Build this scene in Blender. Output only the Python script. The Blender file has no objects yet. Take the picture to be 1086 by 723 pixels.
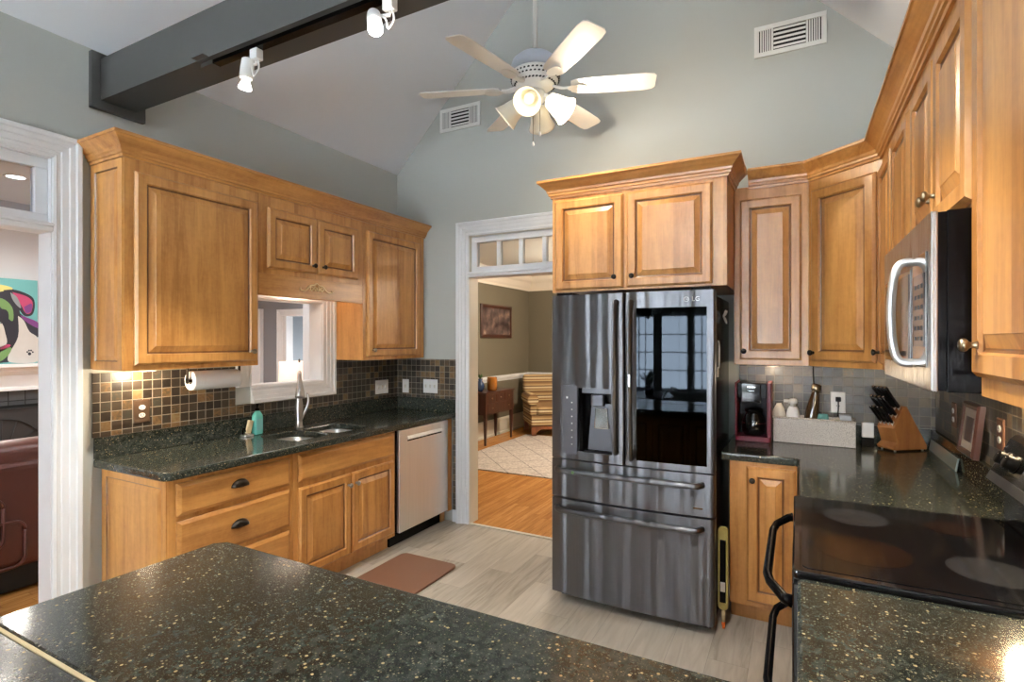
import bpy, bmesh, math, random
from mathutils import Vector, Matrix
R = math.radians
C = bpy.context.scene.collection
scene = bpy.context.scene
XL, XR, YB = -3.165, 0.69, 3.76
YF = -3.6

# ------------------------------------------------------------------ camera, world, exposure
cam = bpy.data.cameras.new('camera'); co = bpy.data.objects.new('camera', cam); C.objects.link(co)
co.location = (0, 0, 1.52); co.rotation_euler = (R(90), 0, R(28))
cam.sensor_width = 36; cam.sensor_fit = 'HORIZONTAL'; cam.lens = 36 * 569 / 1086
cam.shift_y = -0.5 / 1086; cam.clip_start = 0.02
scene.camera = co
scene.view_settings.view_transform = 'Standard'; scene.view_settings.look = 'None'
scene.view_settings.exposure = 0.45; scene.view_settings.gamma = 1
scene.view_settings.use_curve_mapping = False
w = bpy.data.worlds.new('sky'); scene.world = w; w.use_nodes = True
w.node_tree.nodes['Background'].inputs[0].default_value = (0.99, 0.995, 1.0, 1)
w.node_tree.nodes['Background'].inputs[1].default_value = 26.0

def lamp(name, kind, loc, energy, color=(1, 1, 1), size=.1, target=None, sizey=None, spot=None, portal=False):
    l = bpy.data.lights.new(name, kind); l.energy = energy; l.color = color
    if kind == 'AREA':
        l.size = size
        if sizey: l.shape = 'RECTANGLE'; l.size_y = sizey
        if portal: l.cycles.is_portal = True
    else: l.shadow_soft_size = size
    if spot: l.spot_size = R(spot); l.spot_blend = .6
    o = bpy.data.objects.new(name, l); C.objects.link(o); o.location = loc
    if target is not None:
        o.rotation_euler = (Vector(target) - Vector(loc)).to_track_quat('-Z', 'Y').to_euler()
    return o

WIN_BACK = [(-3.05, -2.58), (-2.50, -1.66), (-1.50, -0.66), (-0.50, 0.34)]
WZ0, WZ1 = 0.66, 1.98
GW = (-2.1, -.4, 3.05, 3.95)       # unseen gable window added for daylight on ceiling and upper walls
for a, b in WIN_BACK:
    lamp('daylight_portal', 'AREA', ((a + b) / 2, YF - .14, (WZ0 + WZ1) / 2), 1, size=b - a, sizey=WZ1 - WZ0, target=((a + b) / 2, 0, (WZ0 + WZ1) / 2), portal=True)
lamp('daylight_portal', 'AREA', ((GW[0] + GW[1]) / 2, YF - .14, (GW[2] + GW[3]) / 2), 1, size=GW[1] - GW[0], sizey=GW[3] - GW[2], target=((GW[0] + GW[1]) / 2, 0, (GW[2] + GW[3]) / 2), portal=True)

# ------------------------------------------------------------------ materials
MATS = {}
def newmat(name):
    m = bpy.data.materials.new(name); m.use_nodes = True; MATS[name] = m
    return m, m.node_tree, m.node_tree.nodes['Principled BSDF']
def plain(name, col, rough=.5, metal=0, spec=None, coat=0, emit=None, es=0, bump=0, bscale=300, trans=0, alpha=1, aniso=0, vary=0.06):
    m, t, b = newmat(name)
    b.inputs['Base Color'].default_value = (*col, 1); b.inputs['Roughness'].default_value = rough
    b.inputs['Metallic'].default_value = metal
    if spec is not None: b.inputs['Specular IOR Level'].default_value = spec
    b.inputs['Coat Weight'].default_value = coat
    if trans: b.inputs['Transmission Weight'].default_value = trans
    if alpha < 1: b.inputs['Alpha'].default_value = alpha
    if emit: b.inputs['Emission Color'].default_value = (*emit, 1); b.inputs['Emission Strength'].default_value = es
    tc = t.nodes.new('ShaderNodeTexCoord'); n = t.nodes.new('ShaderNodeTexNoise'); n.inputs['Scale'].default_value = bscale if bump else 9
    t.links.new(tc.outputs['Object'], n.inputs['Vector'])
    if bump:
        bp = t.nodes.new('ShaderNodeBump'); bp.inputs['Strength'].default_value = bump; bp.inputs['Distance'].default_value = .002
        t.links.new(n.outputs['Fac'], bp.inputs['Height']); t.links.new(bp.outputs['Normal'], b.inputs['Normal'])
    elif not trans and vary:
        mx = t.nodes.new('ShaderNodeMix'); mx.data_type = 'RGBA'
        mx.inputs['A'].default_value = (*[c * (1 - vary) for c in col], 1); mx.inputs['B'].default_value = (*[min(1, c * (1 + vary)) for c in col], 1)
        t.links.new(n.outputs['Fac'], mx.inputs['Factor']); t.links.new(mx.outputs['Result'], b.inputs['Base Color'])
    return m
class NT:
    def __init__(s, t): s.t = t
    def n(s, typ, **k):
        x = s.t.nodes.new(typ)
        for a, v in k.items(): setattr(x, a, v)
        return x
    def l(s, a, b): s.t.links.new(a, b)
    def math(s, op, a, b=None):
        x = s.n('ShaderNodeMath', operation=op)
        for i, v in enumerate((a, b)):
            if v is None: continue
            if isinstance(v, (int, float)): x.inputs[i].default_value = v
            else: s.l(v, x.inputs[i])
        return x.outputs[0]
    def ramp(s, fac, stops, interp='LINEAR'):
        x = s.n('ShaderNodeValToRGB'); x.color_ramp.interpolation = interp
        e = x.color_ramp.elements
        while len(e) < len(stops): e.new(.5)
        for q, (p, c) in zip(e, stops): q.position = p; q.color = (*c, 1)
        s.l(fac, x.inputs[0]); return x.outputs[0]
    def mix(s, f, a, b, mode='MIX'):
        x = s.n('ShaderNodeMix', data_type='RGBA', blend_type=mode)
        for nm, v in (('Factor', f), ('A', a), ('B', b)):
            if isinstance(v, (int, float)): x.inputs[nm].default_value = v
            elif isinstance(v, tuple): x.inputs[nm].default_value = (*v, 1)
            else: s.l(v, x.inputs[nm])
        return x.outputs['Result']

def wood(name, light, dark, horiz=False, rough=.36, scale=1.0, along='z', coat=.35):
    m, t, b = newmat(name); N = NT(t)
    tc = N.n('ShaderNodeTexCoord'); oi = N.n('ShaderNodeObjectInfo')
    mp = N.n('ShaderNodeMapping'); N.l(tc.outputs['Object'], mp.inputs[0])
    cmb = N.n('ShaderNodeCombineXYZ'); N.l(N.math('MULTIPLY', oi.outputs['Random'], 37.), cmb.inputs[0]); N.l(N.math('MULTIPLY', oi.outputs['Random'], 11.), cmb.inputs[2])
    N.l(cmb.outputs[0], mp.inputs['Location'])
    s = {'x': (1.0, 12, 12), 'y': (12, 1.0, 12), 'z': (12, 12, 1.0)}[along]
    mp.inputs['Scale'].default_value = tuple(q * scale for q in s)
    n1 = N.n('ShaderNodeTexNoise'); n1.inputs['Scale'].default_value = 1.6; n1.inputs['Detail'].default_value = 6; n1.inputs['Distortion'].default_value = .7
    N.l(mp.outputs[0], n1.inputs[0])
    n2 = N.n('ShaderNodeTexNoise'); n2.inputs['Scale'].default_value = 12; n2.inputs['Detail'].default_value = 3
    N.l(mp.outputs[0], n2.inputs[0])
    n3 = N.n('ShaderNodeTexNoise'); n3.inputs['Scale'].default_value = 7; n3.inputs['Detail'].default_value = 4; N.l(tc.outputs['Object'], n3.inputs[0])
    f = N.math('ADD', N.math('MULTIPLY', n1.outputs[0], .65), N.math('ADD', N.math('MULTIPLY', n2.outputs[0], .18), N.math('MULTIPLY', n3.outputs[0], .22)))
    n4 = N.n('ShaderNodeTexNoise'); n4.inputs['Scale'].default_value = 45; n4.inputs['Detail'].default_value = 3; N.l(tc.outputs['Object'], n4.inputs[0])
    f = N.math('ADD', f, N.math('MULTIPLY', N.math('SUBTRACT', n4.outputs[0], .5), .16))
    sx = N.n('ShaderNodeSeparateXYZ'); N.l(tc.outputs['Object'], sx.inputs[0])
    q = {'x': 2, 'y': 2, 'z': 0}[along]
    st = N.math('FLOOR', N.math('ADD', N.math('MULTIPLY', sx.outputs[q], 11.5), N.math('MULTIPLY', oi.outputs['Random'], 9.)))
    w1 = N.n('ShaderNodeTexWhiteNoise', noise_dimensions='1D'); N.l(st, w1.inputs['W'])
    if along == 'z': f = N.math('ADD', f, N.math('MULTIPLY', N.math('SUBTRACT', w1.outputs['Value'], .5), .13))
    c = N.ramp(f, [(.38, dark), (.52, tuple((a + b_) / 2 for a, b_ in zip(light, dark))), (.68, light)])
    N.l(c, b.inputs['Base Color']); b.inputs['Roughness'].default_value = rough; b.inputs['Coat Weight'].default_value = coat; b.inputs['Coat Roughness'].default_value = .25
    return m
HL, HD = (.60, .290, .080), (.36, .145, .032)
wood('maple', HL, HD); wood('maple_h', HL, HD, along='x'); wood('maple_hy', HL, HD, along='y')
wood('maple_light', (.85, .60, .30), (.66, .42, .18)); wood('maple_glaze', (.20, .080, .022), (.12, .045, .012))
wood('mahogany', (.075, .022, .012), (.035, .010, .006)); wood('block_wood', (.36, .145, .04), (.23, .08, .02), scale=1.5)
wood('chair_wood', (.25, .08, .025), (.14, .04, .012))

m, t, b = newmat('granite'); N = NT(t)
tc = N.n('ShaderNodeTexCoord')
def flecks(scale, thr, seed):
    v = N.n('ShaderNodeTexVoronoi'); v.inputs['Scale'].default_value = scale; v.inputs['Randomness'].default_value = 1
    mp = N.n('ShaderNodeMapping'); mp.inputs['Location'].default_value = (seed, seed * 2, seed * 3); N.l(tc.outputs['Object'], mp.inputs[0]); N.l(mp.outputs[0], v.inputs['Vector'])
    sp = N.n('ShaderNodeSeparateColor'); N.l(v.outputs['Color'], sp.inputs[0])
    pick = N.math('GREATER_THAN', sp.outputs[0], thr)
    near = N.math('LESS_THAN', v.outputs['Distance'], .36)
    return N.math('MULTIPLY', pick, near), sp.outputs[1]
f1, c1 = flecks(165, .80, 1.3); f2, c2 = flecks(330, .5, 4.1); f3, c3 = flecks(110, .95, 7.7)
nz = N.n('ShaderNodeTexNoise'); nz.inputs['Scale'].default_value = 60; nz.inputs['Detail'].default_value = 4; N.l(tc.outputs['Object'], nz.inputs[0])
base = N.ramp(nz.outputs[0], [(.35, (.013, .017, .014)), (.7, (.048, .053, .044))])
c = N.mix(N.math('MULTIPLY', f2, .8), base, N.ramp(c2, [(0, (.04, .046, .038)), (1, (.14, .13, .09))]))
c = N.mix(N.math('MULTIPLY', f1, .9), c, N.ramp(c1, [(0, (.08, .10, .08)), (.6, (.16, .15, .095)), (1, (.27, .22, .13))]))
c = N.mix(f3, c, (.36, .27, .14))
N.l(c, b.inputs['Base Color']); b.inputs['Roughness'].default_value = .13; b.inputs['Specular IOR Level'].default_value = .36

def tilemat(name, p, tones, grout):
    m, t, b = newmat(name); N = NT(t)
    tc = N.n('ShaderNodeTexCoord'); sx = N.n('ShaderNodeSeparateXYZ'); N.l(tc.outputs['Object'], sx.inputs[0])
    u = N.math('DIVIDE', N.math('ADD', N.math('ADD', sx.outputs[0], sx.outputs[1]), 20.0), p); v = N.math('DIVIDE', N.math('ADD', sx.outputs[2], .01), p)
    fu, fv = N.math('FLOOR', u), N.math('FLOOR', v)
    cb = N.n('ShaderNodeCombineXYZ'); N.l(fu, cb.inputs[0]); N.l(fv, cb.inputs[1])
    wn = N.n('ShaderNodeTexWhiteNoise', noise_dimensions='2D'); N.l(cb.outputs[0], wn.inputs['Vector'])
    def edge(q):
        fr = N.math('FRACT', q); return N.math('MINIMUM', fr, N.math('SUBTRACT', 1.0, fr))
    e = N.math('MINIMUM', edge(u), edge(v))
    nz = N.n('ShaderNodeTexNoise'); nz.inputs['Scale'].default_value = 35; nz.inputs['Detail'].default_value = 5; nz.inputs['Distortion'].default_value = 1.5; N.l(tc.outputs['Object'], nz.inputs[0])
    nb = N.n('ShaderNodeTexNoise'); nb.inputs['Scale'].default_value = 260; nb.inputs['Detail'].default_value = 3; N.l(tc.outputs['Object'], nb.inputs[0])
    stone = N.ramp(N.math('ADD', N.math('MULTIPLY', wn.outputs['Value'], .85), N.math('MULTIPLY', N.math('SUBTRACT', nz.outputs[0], .35), .4)), tones)
    gm = N.math('LESS_THAN', N.math('ADD', e, N.math('MULTIPLY', N.math('SUBTRACT', nz.outputs[0], .5), .03)), .034)
    c = N.mix(gm, stone, grout); N.l(c, b.inputs['Base Color'])
    N.l(N.ramp(gm, [(0, (.34,) * 3), (1, (.85,) * 3)]), b.inputs['Roughness'])
    bp = N.n('ShaderNodeBump'); bp.inputs['Strength'].default_value = .5; bp.inputs['Distance'].default_value = .003
    hh = N.math('ADD', N.math('MULTIPLY', N.math('SUBTRACT', 1.0, gm), 1.0), N.math('MULTIPLY', nb.outputs[0], .25)); N.l(hh, bp.inputs['Height']); N.l(bp.outputs[0], b.inputs['Normal'])
tilemat('slate_tile', .0505, [(.0, (.016, .012, .009)), (.3, (.036, .027, .018)), (.52, (.052, .036, .022)), (.64, (.046, .046, .036)), (.74, (.090, .062, .032)), (.85, (.18, .105, .042)), (1, (.22, .17, .08))], (.30, .27, .215))
tilemat('slate_tile_grey', .0525, [(.0, (.030, .026, .022)), (.3, (.060, .050, .040)), (.55, (.070, .070, .066)), (.78, (.115, .090, .062)), (.93, (.15, .12, .075)), (1, (.32, .15, .05))], (.20, .175, .14))
tilemat('dark_tile', .16, [(.0, (.05, .055, .06)), (1, (.10, .105, .11))], (.03, .03, .03))

def planks(name, pw, pl, tones, rough, gap, grain=1.0):
    m, t, b = newmat(name); N = NT(t)
    tc = N.n('ShaderNodeTexCoord'); sx = N.n('ShaderNodeSeparateXYZ'); N.l(tc.outputs['Object'], sx.inputs[0])
    u = N.math('DIVIDE', N.math('ADD', sx.outputs[0], 20.), pw); fu = N.math('FLOOR', u)
    w1 = N.n('ShaderNodeTexWhiteNoise', noise_dimensions='1D'); N.l(fu, w1.inputs['W'])
    v = N.math('ADD', N.math('DIVIDE', N.math('ADD', sx.outputs[1], 20.), pl), w1.outputs['Value']); fv = N.math('FLOOR', v)
    cb = N.n('ShaderNodeCombineXYZ'); N.l(fu, cb.inputs[0]); N.l(fv, cb.inputs[1])
    w2 = N.n('ShaderNodeTexWhiteNoise', noise_dimensions='2D'); N.l(cb.outputs[0], w2.inputs['Vector'])
    off = N.n('ShaderNodeCombineXYZ'); N.l(N.math('MULTIPLY', w2.outputs['Value'], 50.), off.inputs[2])
    ad = N.n('ShaderNodeVectorMath', operation='ADD'); N.l(tc.outputs['Object'], ad.inputs[0]); N.l(off.outputs[0], ad.inputs[1])
    mp = N.n('ShaderNodeMapping'); mp.inputs['Scale'].default_value = (14, 1.3, 1); N.l(ad.outputs[0], mp.inputs[0])
    nz = N.n('ShaderNodeTexNoise'); nz.inputs['Scale'].default_value = 2.0; nz.inputs['Detail'].default_value = 7; nz.inputs['Distortion'].default_value = 1.2; N.l(mp.outputs[0], nz.inputs[0])
    f = N.math('ADD', N.math('MULTIPLY', nz.outputs[0], .75 * grain), N.math('MULTIPLY', w2.outputs['Value'], .22))
    c = N.ramp(f, tones)
    def edge(q, s):
        fr = N.math('FRACT', q); return N.math('MULTIPLY', N.math('MINIMUM', fr, N.math('SUBTRACT', 1.0, fr)), s)
    e = N.math('MINIMUM', edge(u, pw), edge(v, pl))
    c = N.mix(N.math('MULTIPLY', N.math('LESS_THAN', e, .0012), gap), c, tuple(q * .35 for q in tones[0][1]))
    N.l(c, b.inputs['Base Color']); b.inputs['Roughness'].default_value = rough
planks('vinyl_plank', .18, 1.22, [(.18, (.22, .19, .15)), (.42, (.42, .38, .315)), (.75, (.56, .52, .45))], .42, .4)
planks('oak_floor', .057, .9, [(.2, (.34, .135, .032)), (.5, (.56, .255, .070)), (.8, (.70, .36, .115))], .27, .6)

plain('wall_paint', (.43, .445, .415), .85, bump=.12, bscale=420)
plain('ceiling_paint', (.78, .82, .87), .9, bump=.1, bscale=300)
plain('olive_paint', (.15, .135, .095), .85, bump=.1)
plain('mid_grey_paint', (.24, .245, .27), .85, bump=.1)
plain('grey_paint', (.58, .60, .63), .85, bump=.1)
plain('cream_paint', (.80, .74, .64), .85, bump=.05)
plain('white_trim', (.74, .76, .78), .33)
plain('cream_trim', (.62, .59, .50), .4)
plain('beam_paint', (.050, .050, .046), .5)
plain('white_plastic', (.78, .78, .76), .4); plain('white_enamel', (.80, .79, .75), .3, coat=.3)
plain('grey_enamel', (.42, .46, .52), .35)
plain('black_plastic', (.003, .003, .0035), .16, spec=.10); plain('black_gloss', (.006, .006, .007), .06, spec=.6)
plain('black_matte', (.012, .012, .012), .7); plain('dark_void', (.004, .004, .004), .9)
plain('rubber_brown', (.185, .085, .048), .55, bump=.25, bscale=250)
plain('steel', (.74, .74, .74), .30, metal=.9); plain('chrome', (.75, .75, .75), .08, metal=1); plain('nickel', (.44, .42, .39), .38, metal=1)
plain('bronze', (.035, .028, .022), .3, metal=.8); plain('brass_antique', (.30, .25, .17), .3, metal=1)
plain('red_plastic', (.13, .004, .014), .3, spec=.3); plain('orange_plastic', (.8, .15, .02), .4); plain('yellow_plastic', (.42, .34, .10), .5)
plain('paper', (.82, .82, .82), .9, bump=.3, bscale=600); plain('teal_soap', (.12, .46, .40), .12, coat=.5); plain('tan_sponge', (.55, .44, .26), .9)
plain('blue_glass', (.02, .05, .13), .08, coat=.5); plain('amber_glass', (.35, .13, .02), .12, coat=.6); plain('brown_glass', (.055, .030, .012), .1, coat=.5)
plain('leaf', (.05, .12, .03), .5); plain('leather', (.085, .020, .013), .34, bump=.25, bscale=120, coat=.1)
plain('burner_ring', (.022, .022, .024), .12, spec=.3); plain('burner_glow', (.013, .0065, .005), .10, spec=.25)  # brown glow on the burners is put into this disc colour
plain('glass_green', (.26, .33, .30), .10, coat=.4); plain('photo_print', (.55, .50, .42), .5); plain('dog_white', (.50, .48, .45), .7)
plain('art_teal', (.13, .37, .37), .7); plain('art_pink', (.40, .05, .13), .7); plain('art_green', (.14, .26, .09), .7); plain('art_yellow', (.55, .50, .16), .7); plain('art_purple', (.16, .04, .18), .7); plain('art_black', (.02, .02, .03), .7); plain('art_grey', (.22, .24, .26), .7); plain('panel_grey', (.022, .022, .023), .6)
plain('pane_sheen', (.6, .65, .7), .02, trans=1.0)
MATS['pane_sheen'].node_tree.nodes['Principled BSDF'].inputs['IOR'].default_value = 1.02
plain('bulb', (1, 1, 1), .5, emit=(1, .93, .80), es=12); plain('bulb_white', (1, 1, 1), .5, emit=(1, .97, .92), es=60)
plain('bulb_dim', (.9, .87, .8), .5, emit=(1, .85, .6), es=.15)
plain('shade_glass', (.85, .80, .66), .35); MATS['shade_glass'].node_tree.nodes['Principled BSDF'].inputs['Subsurface Weight'].default_value = 0
plain('shade_lit', (.85, .80, .66), .35, emit=(1, .90, .68), es=1.6)
plain('lamp_shade_lit', (.85, .80, .75), .8, emit=(1, .72, .55), es=.55)
plain('recess_glow', (1, 1, 1), .5, emit=(1, .96, .9), es=10)
plain('chandelier_iron', (.01, .01, .012), .4, metal=.6)
plain('fridge_grey', (.12, .125, .14), .35, metal=.5)
plain('plate_brown', (.085, .052, .030), .4)
plain('knob_black', (.003, .003, .003), .4, spec=.12)
plain('display_green', (.02, .10, .05), .3)

TGX = 0.0
def brushed(name, col, rough, metal=1., vert=True, wav=.12, aniso=.9):
    m, t, b = newmat(name); N = NT(t)
    tc = N.n('ShaderNodeTexCoord'); mp = N.n('ShaderNodeMapping'); mp.inputs['Scale'].default_value = (260, 260, 2.5) if vert else (3, 3, 300); N.l(tc.outputs['Object'], mp.inputs[0])
    n = N.n('ShaderNodeTexNoise'); n.inputs['Scale'].default_value = 1; n.inputs['Detail'].default_value = 3; N.l(mp.outputs[0], n.inputs[0])
    N.l(N.math('ADD', N.math('MULTIPLY', n.outputs[0], .12), rough - .06), b.inputs['Roughness'])
    c = N.mix(n.outputs[0], tuple(q * .85 for q in col), tuple(min(1, q * 1.15) for q in col)); N.l(c, b.inputs['Base Color'])
    b.inputs['Metallic'].default_value = metal; b.inputs['Anisotropic'].default_value = aniso
    tg = N.n('ShaderNodeCombineXYZ'); tg.inputs[0].default_value = 0.0; tg.inputs[1 if 0 else 0].default_value = TGX; tg.inputs[2].default_value = 1 - TGX; N.l(tg.outputs[0], b.inputs['Tangent'])
    mp2 = N.n('ShaderNodeMapping'); mp2.inputs['Scale'].default_value = (13, 13, .5); N.l(tc.outputs['Object'], mp2.inputs[0])
    n2 = N.n('ShaderNodeTexNoise'); n2.inputs['Scale'].default_value = 1; n2.inputs['Detail'].default_value = 1; N.l(mp2.outputs[0], n2.inputs[0])
    bp = N.n('ShaderNodeBump'); bp.inputs['Strength'].default_value = wav; bp.inputs['Distance'].default_value = .02; N.l(n2.outputs[0], bp.inputs['Height']); N.l(bp.outputs[0], b.inputs['Normal'])
brushed('black_steel', (.15, .152, .162), .33, wav=1.0, aniso=1.0); brushed('mw_steel', (.42, .40, .38), .28, aniso=.3); brushed('stainless', (.66, .65, .64), .42, wav=.06, aniso=.6, metal=.85)
plain('mirror_glass', (.011, .013, .0155), .03, metal=1); plain('mw_glass', (.10, .095, .09), .05, metal=.7)

m, t, b = newmat('rug'); N = NT(t)
tc = N.n('ShaderNodeTexCoord'); mp = N.n('ShaderNodeMapping'); mp.inputs['Rotation'].default_value = (0, 0, R(45)); mp.inputs['Scale'].default_value = (3, 3, 3); N.l(tc.outputs['Object'], mp.inputs[0])
sx = N.n('ShaderNodeSeparateXYZ'); N.l(mp.outputs[0], sx.inputs[0]); nz = N.n('ShaderNodeTexNoise'); nz.inputs['Scale'].default_value = 40; N.l(tc.outputs['Object'], nz.inputs[0])
e = N.math('MINIMUM', N.math('FRACT', N.math('ADD', sx.outputs[0], N.math('MULTIPLY', nz.outputs[0], .06))), N.math('FRACT', N.math('ADD', sx.outputs[1], N.math('MULTIPLY', nz.outputs[0], .06))))
c = N.mix(N.math('LESS_THAN', e, .035), N.ramp(nz.outputs[0], [(.35, (.40, .36, .33)), (.65, (.62, .57, .53))]), (.22, .20, .20)); N.l(c, b.inputs['Base Color']); b.inputs['Roughness'].default_value = .95
def stripes(name, axis, p, tones, ang=0):
    m, t, b = newmat(name); N = NT(t); tc = N.n('ShaderNodeTexCoord'); sx = N.n('ShaderNodeSeparateXYZ'); mp = N.n('ShaderNodeMapping'); mp.inputs['Rotation'].default_value = (ang, 0, 0); N.l(tc.outputs['Object'], mp.inputs[0]); N.l(mp.outputs[0], sx.inputs[0])
    f = N.math('FRACT', N.math('DIVIDE', sx.outputs[axis], p)); N.l(N.ramp(f, tones, 'CONSTANT'), b.inputs['Base Color']); b.inputs['Roughness'].default_value = .85
ST = [(0, (.16, .085, .035)), (.18, (.50, .38, .20)), (.3, (.24, .13, .05)), (.42, (.60, .50, .32)), (.6, (.12, .065, .03)), (.72, (.46, .33, .16)), (.85, (.30, .18, .08))]
stripes('stripe_fabric', 2, .16, ST)
m, t, b = newmat('wicker'); N = NT(t); tc = N.n('ShaderNodeTexCoord'); nz = N.n('ShaderNodeTexNoise'); nz.inputs['Scale'].default_value = 230; nz.inputs['Detail'].default_value = 2; N.l(tc.outputs['Object'], nz.inputs[0])
N.l(N.ramp(nz.outputs[0], [(.35, (.30, .25, .22)), (.5, (.62, .57, .52)), (.7, (.72, .68, .62))]), b.inputs['Base Color']); b.inputs['Roughness'].default_value = .8
m, t, b = newmat('cooktop_glass'); N = NT(t); tc = N.n('ShaderNodeTexCoord'); nz = N.n('ShaderNodeTexVoronoi'); nz.inputs['Scale'].default_value = 420; N.l(tc.outputs['Object'], nz.inputs['Vector'])
N.l(N.ramp(nz.outputs['Distance'], [(.0, (.05, .05, .055)), (.12, (.005, .005, .006))]), b.inputs['Base Color']); b.inputs['Roughness'].default_value = .09; b.inputs['Specular IOR Level'].default_value = .25
m, t, b = newmat('print_picture'); N = NT(t); tc = N.n('ShaderNodeTexCoord'); nz = N.n('ShaderNodeTexNoise'); nz.inputs['Scale'].default_value = 7; nz.inputs['Detail'].default_value = 5; N.l(tc.outputs['Object'], nz.inputs[0])
N.l(N.ramp(nz.outputs[0], [(.35, (.03, .018, .018)), (.55, (.12, .085, .08)), (.68, (.30, .20, .15)), (.75, (.5, .5, .5))]), b.inputs['Base Color']); b.inputs['Roughness'].default_value = .3
plain('doormat_grey', (.1, .1, .1), .9)

# ------------------------------------------------------------------ helpers
def NB(): return bmesh.new()
def box(bm, x0, x1, y0, y1, z0, z1, mi=0):
    v = [bm.verts.new((x, y, z)) for z in (z0, z1) for y in (y0, y1) for x in (x0, x1)]
    for q in ((0, 2, 3, 1), (4, 5, 7, 6), (0, 1, 5, 4), (2, 6, 7, 3), (0, 4, 6, 2), (1, 3, 7, 5)):
        f = bm.faces.new([v[i] for i in q]); f.material_index = mi
    return bm
def ring(bm, pts): return [bm.verts.new(p) for p in pts]
def bridge(bm, a, b, mi=0, closed=True, smooth=True):
    n = len(a)
    for i in range(n if closed else n - 1):
        j = (i + 1) % n
        try:
            f = bm.faces.new((a[i], a[j], b[j], b[i])); f.material_index = mi; f.smooth = smooth
        except ValueError: pass
def frame_axes(d):
    d = Vector(d).normalized(); u = d.orthogonal().normalized(); return u, d.cross(u)
def cyl(bm, p0, p1, r0, r1=None, seg=16, mi=0):
    r1 = r0 if r1 is None else r1; p0, p1 = Vector(p0), Vector(p1); u, v = frame_axes(p1 - p0)
    cs = [(math.cos(2 * math.pi * i / seg), math.sin(2 * math.pi * i / seg)) for i in range(seg)]
    a = ring(bm, [p0 + (u * c + v * s) * r0 for c, s in cs]); b = ring(bm, [p1 + (u * c + v * s) * r1 for c, s in cs])
    bridge(bm, a, b, mi); bm.faces.new(list(reversed(a))).material_index = mi; bm.faces.new(b).material_index = mi
    return bm
def lathe(bm, prof, p0=(0, 0, 0), axis=(0, 0, 1), seg=24, mi=0, caps=True):
    p0 = Vector(p0); ax = Vector(axis).normalized(); u, v = frame_axes(ax); prev = None; first = None
    for r, h in prof:
        r = max(r, 1e-4)
        c = ring(bm, [p0 + ax * h + (u * math.cos(2 * math.pi * i / seg) + v * math.sin(2 * math.pi * i / seg)) * r for i in range(seg)])
        if prev: bridge(bm, prev, c, mi)
        else: first = c
        prev = c
    if caps: bm.faces.new(list(reversed(first))).material_index = mi; bm.faces.new(prev).material_index = mi
    return bm
def tube(bm, pts, r, seg=10, mi=0, flat=None):
    pts = [Vector(p) for p in pts]; rr = r if isinstance(r, (list, tuple)) else [r] * len(pts); prev = None; u = None
    for i, p in enumerate(pts):
        d = (pts[min(i + 1, len(pts) - 1)] - pts[max(i - 1, 0)]).normalized()
        if u is None: u = d.orthogonal().normalized()
        else: u = (u - d * u.dot(d)).normalized()
        v = d.cross(u)
        c = ring(bm, [p + (u * math.cos(2 * math.pi * k / seg) + v * math.sin(2 * math.pi * k / seg) * (flat or 1)) * rr[i] for k in range(seg)])
        if prev: bridge(bm, prev, c, mi)
        else: bm.faces.new(list(reversed(c))).material_index = mi
        prev = c
    bm.faces.new(prev).material_index = mi
    return bm
def smoothpath(pts, n=6):
    pts = [Vector(p) for p in pts]; out = []
    for i in range(len(pts) - 1):
        a, b, c, d = pts[max(i - 1, 0)], pts[i], pts[i + 1], pts[min(i + 2, len(pts) - 1)]
        for k in range(n):
            t = k / n
            out.append(.5 * ((2 * b) + (c - a) * t + (2 * a - 5 * b + 4 * c - d) * t * t + (3 * b - a - 3 * c + d) * t ** 3))
    out.append(pts[-1]); return out
def prism(bm, pts, fn, d0, d1, mi=0):
    """polygon pts (a,b) extruded between depths d0,d1; fn(a,b,d) gives the point"""
    a = ring(bm, [fn(p[0], p[1], d0) for p in pts]); b = ring(bm, [fn(p[0], p[1], d1) for p in pts])
    for i in range(len(pts)):
        j = (i + 1) % len(pts); bm.faces.new((a[i], a[j], b[j], b[i])).material_index = mi
    bm.faces.new(list(reversed(a))).material_index = mi; bm.faces.new(b).material_index = mi
    return bm
def sweep(bm, path, prof, fn, mi=0, flip=1):
    """path in a plane (a,b) swept by profile (out, h); fn(a,b,h) maps to 3D; mitred corners"""
    n = len(path); P = [Vector(p) for p in path]; rows = []
    for i, p in enumerate(P):
        d0 = (P[i] - P[i - 1]).normalized() if i else (P[1] - P[0]).normalized()
        d1 = (P[i + 1] - P[i]).normalized() if i < n - 1 else d0
        n0, n1 = Vector((-d0.y, d0.x)) * flip, Vector((-d1.y, d1.x)) * flip
        m = (n0 + n1); m = m / max(m.dot(n0), 1e-6)
        rows.append(ring(bm, [fn(p.x + m.x * o, p.y + m.y * o, h) for o, h in prof]))
    for a, b in zip(rows, rows[1:]): bridge(bm, a, b, mi, smooth=False)
    bm.faces.new(list(reversed(rows[0]))).material_index = mi; bm.faces.new(rows[-1]).material_index = mi
    return bm
def rquad(x0, x1, z0, z1, y): return [(x0, y, z0), (x1, y, z0), (x1, y, z1), (x0, y, z1)]
def thing(name, label, cat, loc=(0, 0, 0), rotz=0, group=None):
    o = bpy.data.objects.new(name, None); C.objects.link(o); o.location = loc; o.rotation_euler = (0, 0, rotz); o.empty_display_size = .05
    o['label'] = label; o['category'] = cat
    if group: o['group'] = group
    return o
def tag(o, label, cat, group=None, kind=None):
    o['label'] = label; o['category'] = cat
    if group: o['group'] = group
    if kind: o['kind'] = kind
    return o
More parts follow.
